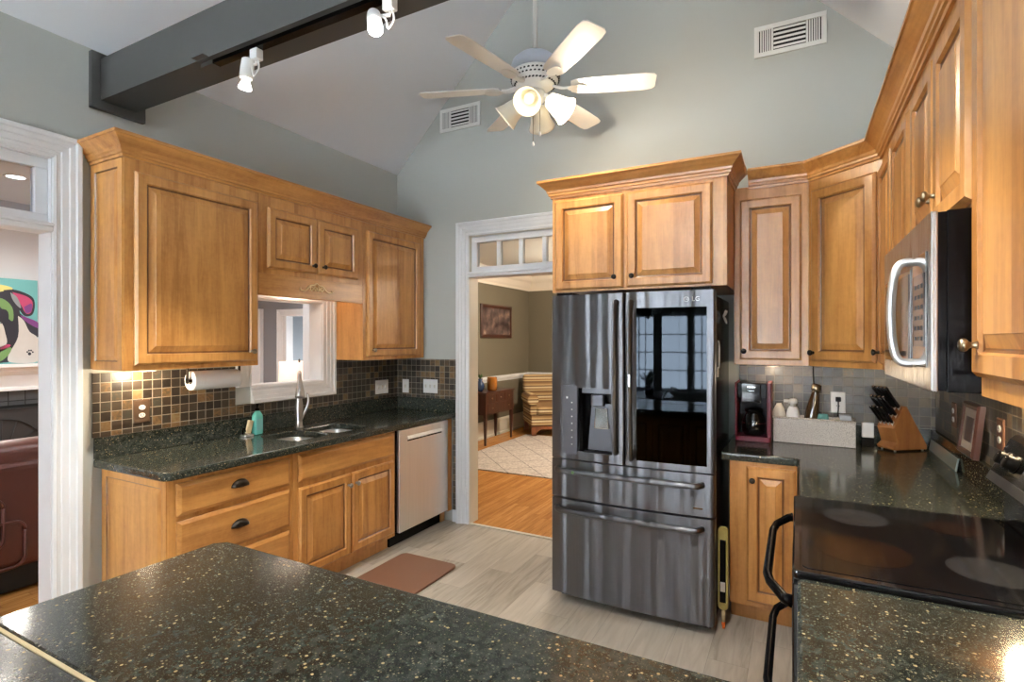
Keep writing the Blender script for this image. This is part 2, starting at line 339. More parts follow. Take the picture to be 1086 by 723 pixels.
def obj(name, bm, mats, parent=None, W=False, bevel=0, seg=2, smooth=False, label=None):
    """W: coordinates are world, taken into the parent's frame"""
    if W and parent is not None:
        q = parent
        while q.parent is not None: q = q.parent
        bm.transform(Matrix.LocRotScale(q.location, q.rotation_euler.to_quaternion(), None).inverted())
    bmesh.ops.recalc_face_normals(bm, faces=bm.faces[:])
    me = bpy.data.meshes.new(name); bm.to_mesh(me); bm.free()
    for mname in ([mats] if isinstance(mats, str) else mats): me.materials.append(MATS[mname])
    if smooth:
        for p in me.polygons: p.use_smooth = True
    o = bpy.data.objects.new(name, me); C.objects.link(o)
    if parent is not None: o.parent = parent
    if bevel:
        md = o.modifiers.new('bevel', 'BEVEL'); md.width = bevel; md.segments = seg; md.limit_method = 'ANGLE'; md.angle_limit = R(40); md.harden_normals = False
    if label: o['label'] = label
    return o
def struct(name, bm, mats, label=None, **k):
    o = obj(name, bm, mats, None, **k); o['kind'] = 'structure'
    if label: o['label'] = label
    return o
def center(o):
    """move a parentless mesh's origin to the bottom centre of its geometry"""
    me = o.data; vs = [v.co for v in me.vertices]
    c = Vector(((min(v.x for v in vs) + max(v.x for v in vs)) / 2, (min(v.y for v in vs) + max(v.y for v in vs)) / 2, min(v.z for v in vs)))
    me.transform(Matrix.Translation(-c)); o.location = o.location + c; return o
def boolcut(o, cutters):
    for cb in cutters:
        md = o.modifiers.new('cut', 'BOOLEAN'); md.operation = 'DIFFERENCE'; md.object = cb; md.solver = 'EXACT'
    dg = bpy.context.evaluated_depsgraph_get(); dg.update()
    me = bpy.data.meshes.new_from_object(o.evaluated_get(dg)); o.modifiers.clear(); o.data = me
    for cb in cutters: bpy.data.objects.remove(cb)
    return o
def rrect(x0, x1, y0, y1, r, n=5):
    pts = []
    for cx, cy, a0 in ((x1 - r, y1 - r, 0), (x0 + r, y1 - r, 90), (x0 + r, y0 + r, 180), (x1 - r, y0 + r, 270)):
        for k in range(n + 1): a = R(a0 + 90 * k / n); pts.append((cx + r * math.cos(a), cy + r * math.sin(a)))
    return pts
XYZ = lambda a, b, h: (a, b, h)
def textmesh(s, size, mat, name, parent, loc, rot, depth=.0006, extrude=True):
    cu = bpy.data.curves.new(name, 'FONT'); cu.body = s; cu.size = size; cu.extrude = depth; cu.align_x = 'CENTER'; cu.align_y = 'CENTER'
    t = bpy.data.objects.new(name, cu); C.objects.link(t)
    dg = bpy.context.evaluated_depsgraph_get(); me = bpy.data.meshes.new_from_object(t.evaluated_get(dg)); bpy.data.objects.remove(t)
    me.materials.clear(); me.materials.append(MATS[mat])
    o = bpy.data.objects.new(name, me); C.objects.link(o); o.parent = parent; o.location = loc; o.rotation_euler = rot
    return o

# ------------------------------------------------------------------ room shell
EAVE, RIDGE_X, RIDGE_Z = 3.0, -1.2375, 3.0 + 1.9275 * 1.026
bm = NB(); box(bm, XL - .13, XR + .13, YF - .13, YB, -.1, 0); fl = struct('floor', bm, 'vinyl_plank', 'pale grey-brown plank floor of the kitchen')
bm = NB(); box(bm, -4.36, 1.6, YB + .001, 8.9, -.1, 0); struct('floor', bm, 'oak_floor', 'honey oak strip floor of the dining room')
bm = NB(); box(bm, -8.6, XL - .131, -2.2, YB, -.1, 0); box(bm, -8.6, -4.361, YB, 6.13, -.1, 0); struct('floor', bm, 'oak_floor', 'oak strip floor of the family room')
# left wall with doorway and pass-through
OD0, OD1, ODZ = -.10, 1.24, 2.40           # opening y range, height
PW0, PW1, PZ0, PZ1 = 2.30, 2.90, 1.22, 1.80
bm = NB(); x0, x1 = XL - .13, XL
box(bm, x0, x1, YF - .13, OD0, 0, EAVE); box(bm, x0, x1, OD0, OD1, ODZ, EAVE); box(bm, x0, x1, OD1, PW0, 0, EAVE)
box(bm, x0, x1, PW0, PW1, 0, PZ0); box(bm, x0, x1, PW0, PW1, PZ1, EAVE); box(bm, x0, x1, PW1, YB, 0, EAVE)
struct('wall_left', bm, 'wall_paint')
DX0, DX1, DZ = -2.40, -1.475, 2.385
bm = NB(); y0, y1 = YB, YB + .13
box(bm, -4.36, DX0, y0 if 0 else y0, y1, 0, EAVE); box(bm, DX0, DX1, y0, y1, DZ, EAVE); box(bm, DX1, XR + .13, y0, y1, 0, EAVE)
gable = [(XL - .13, EAVE), (XR + .13, EAVE), (XR + .13, EAVE + .0), (RIDGE_X, RIDGE_Z + .13), (XL - .13, EAVE + .0)]
prism(bm, [(XL - .3, EAVE), (XR + .3, EAVE), (RIDGE_X, RIDGE_Z + .30)], lambda a, b, d: (a, d, b), y0, y1)
struct('wall_back', bm, 'wall_paint')
PY0, PY1, PTZ = -3.0, -1.0, 2.2
bm = NB(); x0, x1 = XR, XR + .13
box(bm, x0, x1, YF - .13, YB, 0, EAVE)
struct('wall_right', bm, 'wall_paint')
bm = NB(); y0, y1 = YF - .13, YF; xs = XL
for a, b in WIN_BACK:
    box(bm, xs, a, y0, y1, 0, EAVE); box(bm, a, b, y0, y1, 0, WZ0); box(bm, a, b, y0, y1, WZ1, EAVE); xs = b
box(bm, xs, XR, y0, y1, 0, EAVE)
zl = lambda x: RIDGE_Z - abs(x - RIDGE_X) * 1.026 + .06
g0, g1, g2, g3 = GW; fg = lambda a, b, d: (a, d, b)
prism(bm, [(XL - .1, EAVE), (g0, EAVE), (g0, zl(g0)), (XL - .1, EAVE + .02)], fg, y0, y1); prism(bm, [(g1, EAVE), (XR + .1, EAVE), (XR + .1, EAVE + .02), (g1, zl(g1))], fg, y0, y1)
prism(bm, [(g0, EAVE), (g1, EAVE), (g1, g2), (g0, g2)], fg, y0, y1); prism(bm, [(g0, g3), (g1, g3), (g1, zl(g1)), (RIDGE_X, RIDGE_Z + .06), (g0, zl(g0))], fg, y0, y1)
struct('wall_front', bm, 'wall_paint')
bm = NB(); s = 1.026
for sx_, xe in ((1, XL - .13), (-1, XR + .13)):
    ze = EAVE - .13 * s
    prism(bm, [(xe, ze), (RIDGE_X, RIDGE_Z), (RIDGE_X, RIDGE_Z + .12), (xe, ze + .12)], lambda a, b, d: (a, d, b), YF - .13, YB + .13)
struct('ceiling', bm, 'ceiling_paint', 'vaulted off-white ceiling above the kitchen')

def window_unit(n, w_, h_, M, cols, rows, label):
    root = bpy.data.objects.new('window_%d' % n, None); C.objects.link(root); root.matrix_world = M; root['kind'] = 'structure'; root['label'] = label
    bm = NB(); t_ = .05
    for a in ((0, w_, 0, t_), (0, w_, h_ - t_, h_), (0, t_, t_, h_ - t_), (w_ - t_, w_, t_, h_ - t_)): box(bm, a[0], a[1], .02, .08, a[2], a[3])
    obj('window_frame', bm, 'white_trim', root)
    bm = NB()
    for i in range(1, cols): x = t_ + (w_ - 2 * t_) * i / cols; box(bm, x - .009, x + .009, .035, .065, t_, h_ - t_)
    for j in range(1, rows): z = t_ + (h_ - 2 * t_) * j / rows; box(bm, t_, w_ - t_, .036, .064, z - .009, z + .009)
    obj('muntin', bm, 'black_matte', root)
    bm = NB(); box(bm, t_, w_ - t_, .048, .052, t_, h_ - t_); obj('window_pane', bm, 'pane_sheen', root)
    bm = NB(); box(bm, -.04, w_ + .04, -.05, .02, -.03, 0); obj('window_sill', bm, 'white_trim', root)
for i, (a, b) in enumerate(WIN_BACK):
    window_unit(i + 1, b - a, WZ1 - WZ0, Matrix.Translation((b, YF, WZ0)) @ Matrix.Rotation(math.pi, 4, 'Z'), 3 if i else 2, 4, 'grid window of the breakfast area behind the kitchen')

window_unit(7, GW[1] - GW[0], GW[3] - GW[2], Matrix.Translation((GW[1], YF, GW[2])) @ Matrix.Rotation(math.pi, 4, 'Z'), 4, 2, 'unseen high gable window added for daylight on the ceiling')
# casings: profile (out, thickness)
CAS = [(0, 0), (.0, .012), (.012, .016), (.016, .012), (.03, .012), (.034, .018), (.06, .020), (.064, .026), (.085, .028), (.09, .036), (.108, .038), (.112, .034), (.112, 0)]
def casing(n, path, fn, label, flip=1):
    bm = NB(); sweep(bm, path, CAS, fn, flip=flip); struct('trim_%d' % n, bm, 'white_trim', label)
casing(1, [(DX0, 0), (DX0, DZ), (DX1, DZ), (DX1, 0)], lambda a, b, h: (a, YB - h, b), 'white fluted casing around the dining room doorway')
casing(2, [(OD1, 0), (OD1, ODZ), (OD0, ODZ), (OD0, 0)], lambda a, b, h: (XL + h, a, b), 'white fluted casing around the family room opening', flip=-1)
casing(3, [(PW0, PZ0), (PW0, PZ1), (PW1, PZ1), (PW1, PZ0), (PW0, PZ0)], lambda a, b, h: (XL + h, a, b), 'white casing around the pass-through window over the sink')
# jamb linings
bm = NB(); J = .004
box(bm, DX0, DX0 + J, YB, YB + .13, 0, DZ); box(bm, DX1 - J, DX1, YB, YB + .13, 0, DZ); box(bm, DX0, DX1, YB, YB + .13, DZ - J, DZ)
struct('trim_4', bm, 'cream_trim', 'jamb lining of the dining room doorway')
bm = NB(); box(bm, XL - .13, XL, OD0, OD0 + J, 0, ODZ); box(bm, XL - .13, XL, OD1 - J, OD1, 0, ODZ); box(bm, XL - .13, XL, OD0, OD1, ODZ - J, ODZ)
box(bm, XL - .13, XL, PW0, PW1, PZ1 - J, PZ1); box(bm, XL - .13, XL, PW0, PW1, PZ0, PZ0 + J); box(bm, XL - .13, XL, PW0, PW0 + J, PZ0, PZ1); box(bm, XL - .13, XL, PW1 - J, PW1, PZ0, PZ1)
struct('trim_5', bm, 'white_trim', 'white jamb linings of the left wall openings')
# transoms
def transom(n, a0, a1, fn, panes, z0, z1, label, mull):
    root = bpy.data.objects.new('window_%d' % n, None); C.objects.link(root); root['kind'] = 'structure'; root['label'] = label
    def bx(bm, A0, A1, D0, D1, Z0, Z1):
        p = [fn(a, d, z) for a in (A0, A1) for d in (D0, D1) for z in (Z0, Z1)]
        box(bm, min(q[0] for q in p), max(q[0] for q in p), min(q[1] for q in p), max(q[1] for q in p), Z0, Z1)
    bm = NB(); bx(bm, a0, a1, -.018, .11, z0 - .045, z0); bx(bm, a0, a1, -.03, .118, z0 - .02, z0 - .008); obj('transom_bar', bm, 'white_trim', root, bevel=.004)
    bm = NB(); fr = .055
    bx(bm, a0 + .004, a1 - .004, .03, .08, z0, z0 + fr * .8); bx(bm, a0 + .004, a1 - .004, .03, .08, z1 - fr, z1 - .004); bx(bm, a0 + .004, a0 + fr, .03, .08, z0 + fr * .8, z1 - fr); bx(bm, a1 - fr, a1 - .004, .03, .08, z0 + fr * .8, z1 - fr)
    for i in range(1, panes):
        a = a0 + fr + (a1 - a0 - 2 * fr) * i / panes; bx(bm, a - mull / 2, a + mull / 2, .033, .077, z0 + fr * .8, z1 - fr)
    obj('window_frame', bm, 'white_trim', root, bevel=.003)
    bm = NB(); bx(bm, a0 + fr, a1 - fr, .053, .056, z0 + fr * .8, z1 - fr); obj('window_pane', bm, 'pane_sheen', root)
transom(5, DX0, DX1, lambda a, d, z: (a, YB + d, z), 4, 2.085, DZ, 'four-pane transom window above the dining room doorway', .035)
transom(6, OD0, OD1, lambda a, d, z: (XL - d, a, z), 3, 2.085, ODZ, 'transom window above the family room opening', .035)

# tiles and baseboards
bm = NB(); T = .008
yy = [(1.405, PW0 - .112, 1.025, 1.355), (PW0 - .112, PW1 + .112, 1.025, PZ0 - .112), (PW1 + .112, YB - T, 1.025, 1.38)]
for a, b, c_, d in yy: box(bm, XL, XL + T, a, b, c_, d)
struct('trim_6', bm, 'slate_tile', 'brown slate mosaic backsplash along the left wall')
bm = NB(); box(bm, XL + T, -2.529, YB - T, YB, 1.025, 1.36); struct('trim_7', bm, 'slate_tile', 'slate mosaic backsplash on the back wall beside the doorway')
bm = NB(); box(bm, -2.559, -2.52, YB - T, YB, .10, .915); struct('trim_8', bm, 'slate_tile', 'narrow strip of slate tile beside the dishwasher end')
bm = NB(); box(bm, -.33, XR - T, YB - T, YB, 1.025, 1.46); struct('trim_9', bm, 'slate_tile_grey', 'grey slate tile backsplash behind the coffee maker')
bm = NB(); box(bm, XR - T, XR, .8, YB - T, .80, 1.46); struct('trim_10', bm, 'slate_tile', 'slate tile backsplash behind the range')
bm = NB(); BBP = [(0, 0), (0, .14), (.006, .14), (.012, .125), (.016, .12), (.016, 0)]
box(bm, -2.56, -2.514, YB - .016, YB, 0, .10); box(bm, -1.36, -1.29, YB - .016, YB, 0, .13); struct('baseboard_back', bm, 'white_trim')
bm = NB(); box(bm, XL, XL + .016, OD1 + .113, 1.44, 0, .13); box(bm, XL, XL + .016, YF, OD0 - .113, 0, .13); struct('baseboard_left', bm, 'white_trim')
bm = NB(); box(bm, DX0, DX1, YB - .012, YB + .02, 0, .008); struct('trim_11', bm, 'cream_trim', 'threshold strip between grey planks and oak floor')

# beam with end plate
bm = NB(); box(bm, XL + .03, 0.62, 1.43, 1.60, 2.745, 2.955); struct('trim_12', bm, 'beam_paint', 'dark charcoal ceiling beam crossing the kitchen')
bm = NB(); box(bm, XL, XL + .03, 1.39, 1.645, 2.70, 2.985); box(bm, XR - .04, XR, 1.39, 1.645, 2.70, 2.985)
struct('trim_13', bm, 'beam_paint', 'dark end plates carrying the beam on the walls', bevel=.003)

# ------------------------------------------------------------------ dining room shell
XD, YD, ZD = -4.3, 8.73, 2.66
bm = NB(); box(bm, XD - .06, XD, YB + .13, YD + .13, 0, ZD); struct('wall_left', bm, 'olive_paint', 'olive left wall of the dining room')
bm = NB(); box(bm, XD, 1.6, YD, YD + .13, 0, ZD); struct('wall_back', bm, 'olive_paint', 'olive far wall of the dining room')
bm = NB(); box(bm, 1.6, 1.73, YB + .13, YD + .13, 0, ZD); struct('wall_right', bm, 'olive_paint', 'right wall of the dining room')
bm = NB(); box(bm, XD, 1.6, YB + .13, YB + .136, DZ, ZD); box(bm, XD, DX0, YB + .13, YB + .136, 0, DZ); box(bm, DX1, 1.6, YB + .13, YB + .136, 0, DZ); struct('wall_front', bm, 'olive_paint', 'near wall of the dining room')
bm = NB(); box(bm, XD - .06, 1.7, YB + .13, YD + .1, ZD, ZD + .1); struct('ceiling', bm, 'cream_paint', 'warm white ceiling of the dining room')
CR = [(0, 0), (.02, 0), (.025, .03), (.05, .06), (.09, .13), (.13, .16), (.15, .2), (.15, .25), (0, .25)]
bm = NB(); sweep(bm, [(XD, YB + .14), (XD, YD), (1.6, YD)], [(o, ZD - .25 + h) for o, h in CR], XYZ, flip=-1); struct('trim_14', bm, 'cream_paint', 'cream crown moulding around the dining room')
bm = NB(); sweep(bm, [(XD, YB + .14), (XD, YD), (1.6, YD)], [(0, .86), (.012, .86), (.016, .89), (.03, .90), (.03, .925), (.02, .945), (0, .95)], XYZ, flip=-1); struct('trim_15', bm, 'white_trim', 'white chair rail around the dining room')
bm = NB(); sweep(bm, [(XD, YB + .14), (XD, YD), (1.6, YD)], [(0, 0), (.035, 0), (.035, .03), (.018, .04), (.018, .23), (.008, .26), (0, .26)], XYZ, flip=-1); struct('baseboard_left', bm, 'cream_trim', 'tall cream baseboard of the dining room')

# ------------------------------------------------------------------ family room shell
XF, YFam, ZFam = -8.4, 6.0, 3.2
bm = NB(); box(bm, XF - .13, XF, -2.33, YFam + .13, 0, ZFam); struct('wall_left', bm, 'grey_paint', 'pale grey fireplace wall of the family room')
FD0, FD1, FDZ = -7.44, -6.80, 1.915
bm = NB(); box(bm, XF, FD0, YFam, YFam + .13, 0, ZFam); box(bm, FD0, FD1, YFam, YFam + .13, FDZ, ZFam); box(bm, FD1, XD - .06, YFam, YFam + .13, 0, ZFam); struct('wall_back', bm, 'mid_grey_paint', 'grey far wall of the family room')
bm = NB(); box(bm, XD - .07, XD - .06, YB + .13, YFam, 0, ZFam); box(bm, XD - .07, XL - .131, YB - .001, YB, 0, ZFam); struct('wall_right', bm, 'grey_paint', 'side wall of the family room')
bm = NB(); box(bm, XF, XL - .13, -2.33, -2.2, 0, ZFam); struct('wall_front', bm, 'grey_paint', 'near wall of the family room')
bm = NB(); box(bm, XF - .13, XL - .13, -2.33, YFam + .13, ZFam, ZFam + .1); struct('ceiling', bm, 'ceiling_paint', 'flat ceiling of the family room')
bm = NB(); box(bm, FD0 - .3, FD1 + .3, YFam + .9, YFam + 1.0, 0, 2.4); box(bm, FD0 - .3, FD0 - .2, YFam + .13, YFam + .9, 0, 2.4); box(bm, FD1 + .2, FD1 + .3, YFam + .13, YFam + .9, 0, 2.4); box(bm, FD0 - .3, FD1 + .3, YFam + .13, YFam + 1, 2.3, 2.4); struct('wall_back', bm, 'art_grey', 'dark closet wall behind the family room door')
casing(16, [(FD0, 0), (FD0, FDZ), (FD1, FDZ), (FD1, 0)], lambda a, b, h: (a, YFam - h, b), 'white casing of the doorway at the far side of the family room')
bm = NB(); box(bm, -8.30, -7.92, YFam - .06, YFam, 0, 2.05); struct('trim_17', bm, 'white_trim', 'white pilaster on the far wall of the family room')
bm = NB(); box(bm, FD0, FD0 + .09, YFam - .01, YFam + .12, 0, FDZ); struct('trim_18', bm, 'white_trim', 'white jamb of the far family room doorway')
bm = NB(); box(bm, -6.99, -6.93, YFam + .14, YFam + .16, 1.05, 1.80); struct('trim_19', bm, 'grey_paint', 'grey panel on the dark closet wall')

# ------------------------------------------------------------------ cabinetry
def loops_mesh(bm, w_, h_, prof, ox=0, oz=0, oy=0, glaze=()):
    """nested rectangles: prof = [(inset, y)] front face towards -y"""
    prev = None
    for k, (i, y) in enumerate(prof):
        c = ring(bm, rquad(ox + i, ox + w_ - i, oz + i, oz + h_ - i, oy + y))
        if prev: bridge(bm, prev, c, 1 if k in glaze else 0, smooth=False)
        else: bm.faces.new(c)
        prev = c
    bm.faces.new(prev)
    return bm
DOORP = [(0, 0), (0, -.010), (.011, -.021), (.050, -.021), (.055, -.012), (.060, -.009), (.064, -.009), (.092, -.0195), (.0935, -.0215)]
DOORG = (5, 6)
DRAWP = [(0, 0), (0, -.009), (.004, -.012), (.016, -.0195), (.018, -.020)]
FLATP = [(0, 0), (0, -.006), (.045, -.006), (.049, -.001), (.053, -.001)]
def knob(parent, x, z, mat='bronze', y=-.020):
    bm = NB(); lathe(bm, [(.009, 0), (.007, .004), (.0055, .010), (.007, .014), (.013, .019), (.0155, .024), (.0145, .029), (.009, .0325), (.001, .034)], (x, y, z), (0, -1, 0), seg=16)
    return obj('knob', bm, mat, parent, smooth=True)
def cup_pull(parent, x, z):
    bm = NB(); n = 10; rows = []
    for i in range(n + 1):
        a = math.pi * i / n
        rows.append([Vector((x - .049 * math.cos(a) * s, -.020 - d, z + .036 * math.sin(a) * s)) for s, d in ((1.06, 0), (1.0, .004), (.93, .014), (.78, .021), (.45, .024), (.02, .025))])
    prev = None
    for r_ in rows:
        c = ring(bm, r_)
        if prev: bridge(bm, prev, c, closed=False)
        prev = c
    o = obj('cup_pull', bm, 'bronze', parent, smooth=True); md = o.modifiers.new('s', 'SOLIDIFY'); md.thickness = .002
    return o
def cabinet(name, label, loc, rotz, W, D, H, doors=(), drawers=(), base=False, well=False, side=None, group=None, kmat='bronze', cat='cabinet', mat='maple', toe=.1):
    t = thing(name, label, cat, loc, rotz, group)
    bm = NB(); z0 = toe if base else 0
    if well: box(bm, 0, W, 0, D, z0, .71); box(bm, 0, W, 0, .035, .71, H); box(bm, 0, .018, .035, D, .71, H); box(bm, W - .018, W, .035, D, .71, H)
    else: box(bm, 0, W, 0, D, z0, H)
    if base: box(bm, .0, W, .07, D, 0, z0)
    obj('cabinet_body', bm, mat, t, bevel=.0015)
    for d in doors:
        x0, x1, z0_, z1_, kx, kz = d
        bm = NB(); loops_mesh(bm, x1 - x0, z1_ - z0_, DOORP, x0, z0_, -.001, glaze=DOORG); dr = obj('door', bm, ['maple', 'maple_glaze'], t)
        if kx is not None: knob(dr, kx, kz, kmat, y=-.021)
    for d in drawers:
        x0, x1, z0_, z1_, pull = d
        bm = NB(); loops_mesh(bm, x1 - x0, z1_ - z0_, DRAWP, x0, z0_, -.001); dr = obj('drawer', bm, 'maple_h', t)
        if pull: cup_pull(dr, (x0 + x1) / 2, (z0_ + z1_) / 2 - .005)
    if side:
        s0, s1, z0_, z1_ = side
        bm = NB(); loops_mesh(bm, s1 - s0, z1_ - z0_, [(0, 0), (0, -.007), (.04, -.007), (.046, -.001), (.05, -.001), (.056, -.003), (.07, -.006), (.072, -.006)], 0, 0, 0, glaze=(3,))
        bm.transform(Matrix.Translation((0, s1, z0_)) @ Matrix.Rotation(R(-90), 4, 'Z')); obj('side_panel', bm, ['maple', 'maple_glaze'], t)
    return t
UX = XL + .004
# --- left uppers (face x = -2.855, local x = world y)
FX = -2.86; UD = FX - UX; ROTL = R(90)
Z0U, ZTU = 1.372, 2.42
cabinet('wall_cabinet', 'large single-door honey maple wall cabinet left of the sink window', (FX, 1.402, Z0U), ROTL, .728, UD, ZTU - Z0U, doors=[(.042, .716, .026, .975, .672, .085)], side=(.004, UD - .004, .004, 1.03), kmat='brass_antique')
t = cabinet('wall_cabinet', 'short two-door maple wall cabinet above the sink window', (FX, 2.132, 1.93), ROTL, .876, UD, ZTU - 1.93, doors=[(.055, .433, .035, .405, .395, .085), (.440, .815, .035, .405, .480, .085)])
bm = NB(); box(bm, 0, .876, -.001, .020, -.135, 0); obj('valance', bm, 'maple_h', t, bevel=.002)
bm = NB()
cx, cz = .438, -.062
def scroll(pts, r): tube(bm, smoothpath([(cx + a * 1.05, -.006, cz + b * 1.35) for a, b in pts]), r * 1.35, seg=6)
for s_ in (-1, 1):
    scroll([(0, .026), (s_ * .02, .016), (s_ * .05, .012), (s_ * .075, -.006), (s_ * .1, -.016), (s_ * .13, -.012), (s_ * .125, -.004)], .0045)
    scroll([(s_ * .04, -.014), (s_ * .055, -.002), (s_ * .042, .006), (s_ * .03, -.002), (s_ * .036, -.01)], .0035)
    scroll([(s_ * .01, -.012), (s_ * .022, .000), (s_ * .012, .01)], .004)
lathe(bm, [(.012, 0), (.011, .004), (.002, .007)], (cx, -.001, cz - .002), (0, -1, 0), seg=10)
obj('carved_ornament', bm, 'maple_light', t, smooth=True, label='small carved scroll ornament')
cabinet('wall_cabinet', 'single-door maple wall cabinet right of the sink window in the corner', (FX, 3.01, Z0U), ROTL, YB - 3.01 - .012, UD, ZTU - Z0U, doors=[(.035, .665, .026, .975, .085, .075)], kmat='brass_antique')
CROWN = [(0, 0), (.010, 0), (.012, .012), (.020, .015), (.021, .026), (.027, .032), (.030, .045), (.045, .062), (.062, .078), (.069, .086), (.076, .088), (.076, .102), (0, .102)]
def crown(path, z, label, flip, mat='maple_hy'):
    bm = NB(); sweep(bm, path, [(o, z + h) for o, h in CROWN], XYZ, flip=flip)
    o = obj('crown_moulding', bm, mat); tag(o, label, 'crown moulding'); center(o); return o
crown([(UX, 1.402), (FX, 1.402), (FX, YB - .002)], 2.405, 'maple crown moulding along the top of the left wall cabinets', -1)
# --- left base
BX = -2.585; BD = BX - XL - .004; YB0 = 1.452
cabinet('drawer_base_cabinet', 'maple base cabinet with three wide drawers and dark cup pulls', (BX, YB0, 0), ROTL, .70, BD, .872, drawers=[(.035, .67, .69, .845, True), (.035, .67, .455, .665, True), (.035, .67, .13, .43, True)], base=True, side=(.004, BD - .004, .1, .868))
cabinet('sink_base_cabinet', 'maple sink base cabinet with two raised-panel doors', (BX, YB0 + .702, 0), ROTL, .892, BD, .872, doors=[(.03, .445, .13, .655, .415, .585), (.452, .872, .13, .655, .482, .585)], drawers=[(.03, .872, .69, .85, False)], base=True, well=True, kmat='nickel')
t = thing('end_panel', 'narrow maple end panel right of the dishwasher', 'cabinet panel', (BX, 3.692, 0)); bm = NB(); box(bm, XL + .004, BX + .02, 3.692, YB - .02, .10, .872); box(bm, XL + .004, BX - .05, 3.692, YB - .02, 0, .1); obj('panel', bm, 'maple', t, W=True)
# dishwasher
t = thing('dishwasher', 'stainless steel dishwasher built in under the left counter', 'dishwasher', (BX, 3.052, 0), ROTL)
bm = NB(); box(bm, .004, .634, .0, BD - .02, .10, .868); box(bm, .004, .634, .06, BD - .02, 0.0, .1); obj('dishwasher_body', bm, 'black_plastic', t)
bm = NB(); box(bm, .012, .626, -.028, -.001, .115, .862); door = obj('door', bm, 'stainless', t, bevel=.004, label='brushed stainless door')
bm = NB(); sweep(bm, [(.10, .795), (.54, .795)], [(-.012, 0), (-.012, .006), (-.006, .010), (.008, .006), (.016, .0)], lambda a, b, h: (a, -.028 - h, b)); obj('handle', bm, 'steel', door, label='shallow pocket handle')
bm = NB(); box(bm, .104, .536, -.0285, -.027, .772, .7945); obj('recess_shade', bm, 'black_plastic', door)  # flat black strip standing for the shade in the handle pocket

# --- countertops
def slab(name, poly, z0, z1, label, bevel=.012):
    bm = NB(); prism(bm, poly, XYZ, z0, z1); o = obj(name, bm, 'granite'); return o
def rb(x0, x1, y0, y1, r, z0, z1, name='tmp'):
    bm = NB(); prism(bm, rrect(x0, x1, y0, y1, r), XYZ, z0, z1); o = obj(name, bm, 'steel'); return o
ct = slab('countertop', [(XL + .003, YB0 - .045), (-2.575, YB0 - .045), (-2.555, YB0 - .04), (-2.535, YB0 - .02), (-2.53, YB0), (-2.53, YB - .003), (XL + .003, YB - .003)], .873, .915, '')
SK = [(-3.005, -2.665, 2.235, 2.525), (-3.005, -2.665, 2.565, 2.88)]
boolcut(ct, [rb(*s_, .06, .85, .93) for s_ in SK])
md = ct.modifiers.new('bevel', 'BEVEL'); md.width = .011; md.segments = 3; md.limit_method = 'ANGLE'; md.angle_limit = R(50)
tag(ct, 'black speckled granite countertop with the sink along the left wall', 'countertop')
bm = NB(); box(bm, XL + .003, XL + .023, YB0 - .042, YB - .003, .9155, 1.024); box(bm, XL + .023, -2.535, YB - .023, YB - .003, .9155, 1.024); o = obj('granite_backsplash', bm, 'granite', bevel=.002); tag(o, 'low black granite upstand behind the left counter', 'backsplash'); center(o)
t = thing('kitchen_sink', 'double-bowl stainless steel undermount sink in the left counter', 'sink', (-2.83, 2.56, .72))
for i, (x0, x1, y0, y1) in enumerate(SK):
    bm = NB(); prev = None
    for ins, z in ((-.012, .872), (-.004, .872), (-.003, .868), (.0, .86), (.012, .75), (.03, .73), (.05, .728)):
        c = ring(bm, [(a, b, z) for a, b in rrect(x0 + ins, x1 - ins, y0 + ins, y1 - ins, max(.062 - ins * .3, .02))])
        if prev: bridge(bm, prev, c)
        prev = c
    bm.faces.new(prev); bowl = obj('bowl', bm, 'steel', t, W=True)
    bm = NB(); cxx, cyy = (x0 + x1) / 2, (y0 + y1) / 2; lathe(bm, [(.04, .7285), (.04, .731), (.034, .732), (.03, .729), (.002, .729)], (cxx, cyy, 0)); obj('drain', bm, 'chrome', bowl, W=True)
# faucet
t = thing('faucet', 'brushed nickel pull-down kitchen faucet behind the sink', 'faucet', (-3.06, 2.60, .916), R(52))
bm = NB(); lathe(bm, [(.031, 0), (.031, .006), (.024, .012), (.022, .05), (.027, .11), (.027, .15), (.020, .20), (.015, .235)], seg=20); obj('faucet_body', bm, 'nickel', t, smooth=True)
bm = NB(); tube(bm, smoothpath([(0, 0, .20), (0, -.005, .30), (0, -.022, .355), (0, -.055, .385), (0, -.085, .375), (0, -.105, .34)], 6), .0125, seg=14); obj('spout', bm, 'nickel', t, smooth=True)
bm = NB(); lathe(bm, [(.0125, 0), (.0175, .03), (.027, .09), (.032, .130), (.030, .135), (.018, .136)], (0, -.100, .350), (0, -.30, -.95), seg=20); obj('spray_head', bm, 'nickel', t, smooth=True)
bm = NB(); tube(bm, smoothpath([(.015, 0, .06), (.035, 0, .10), (.055, 0, .15), (.062, 0, .19), (.056, 0, .225), (.048, 0, .235)], 5), [.009] * 5 + [.010] * 8 + [.008] * 8 + [.006] * 5, seg=12); obj('handle', bm, 'nickel', t, smooth=True)
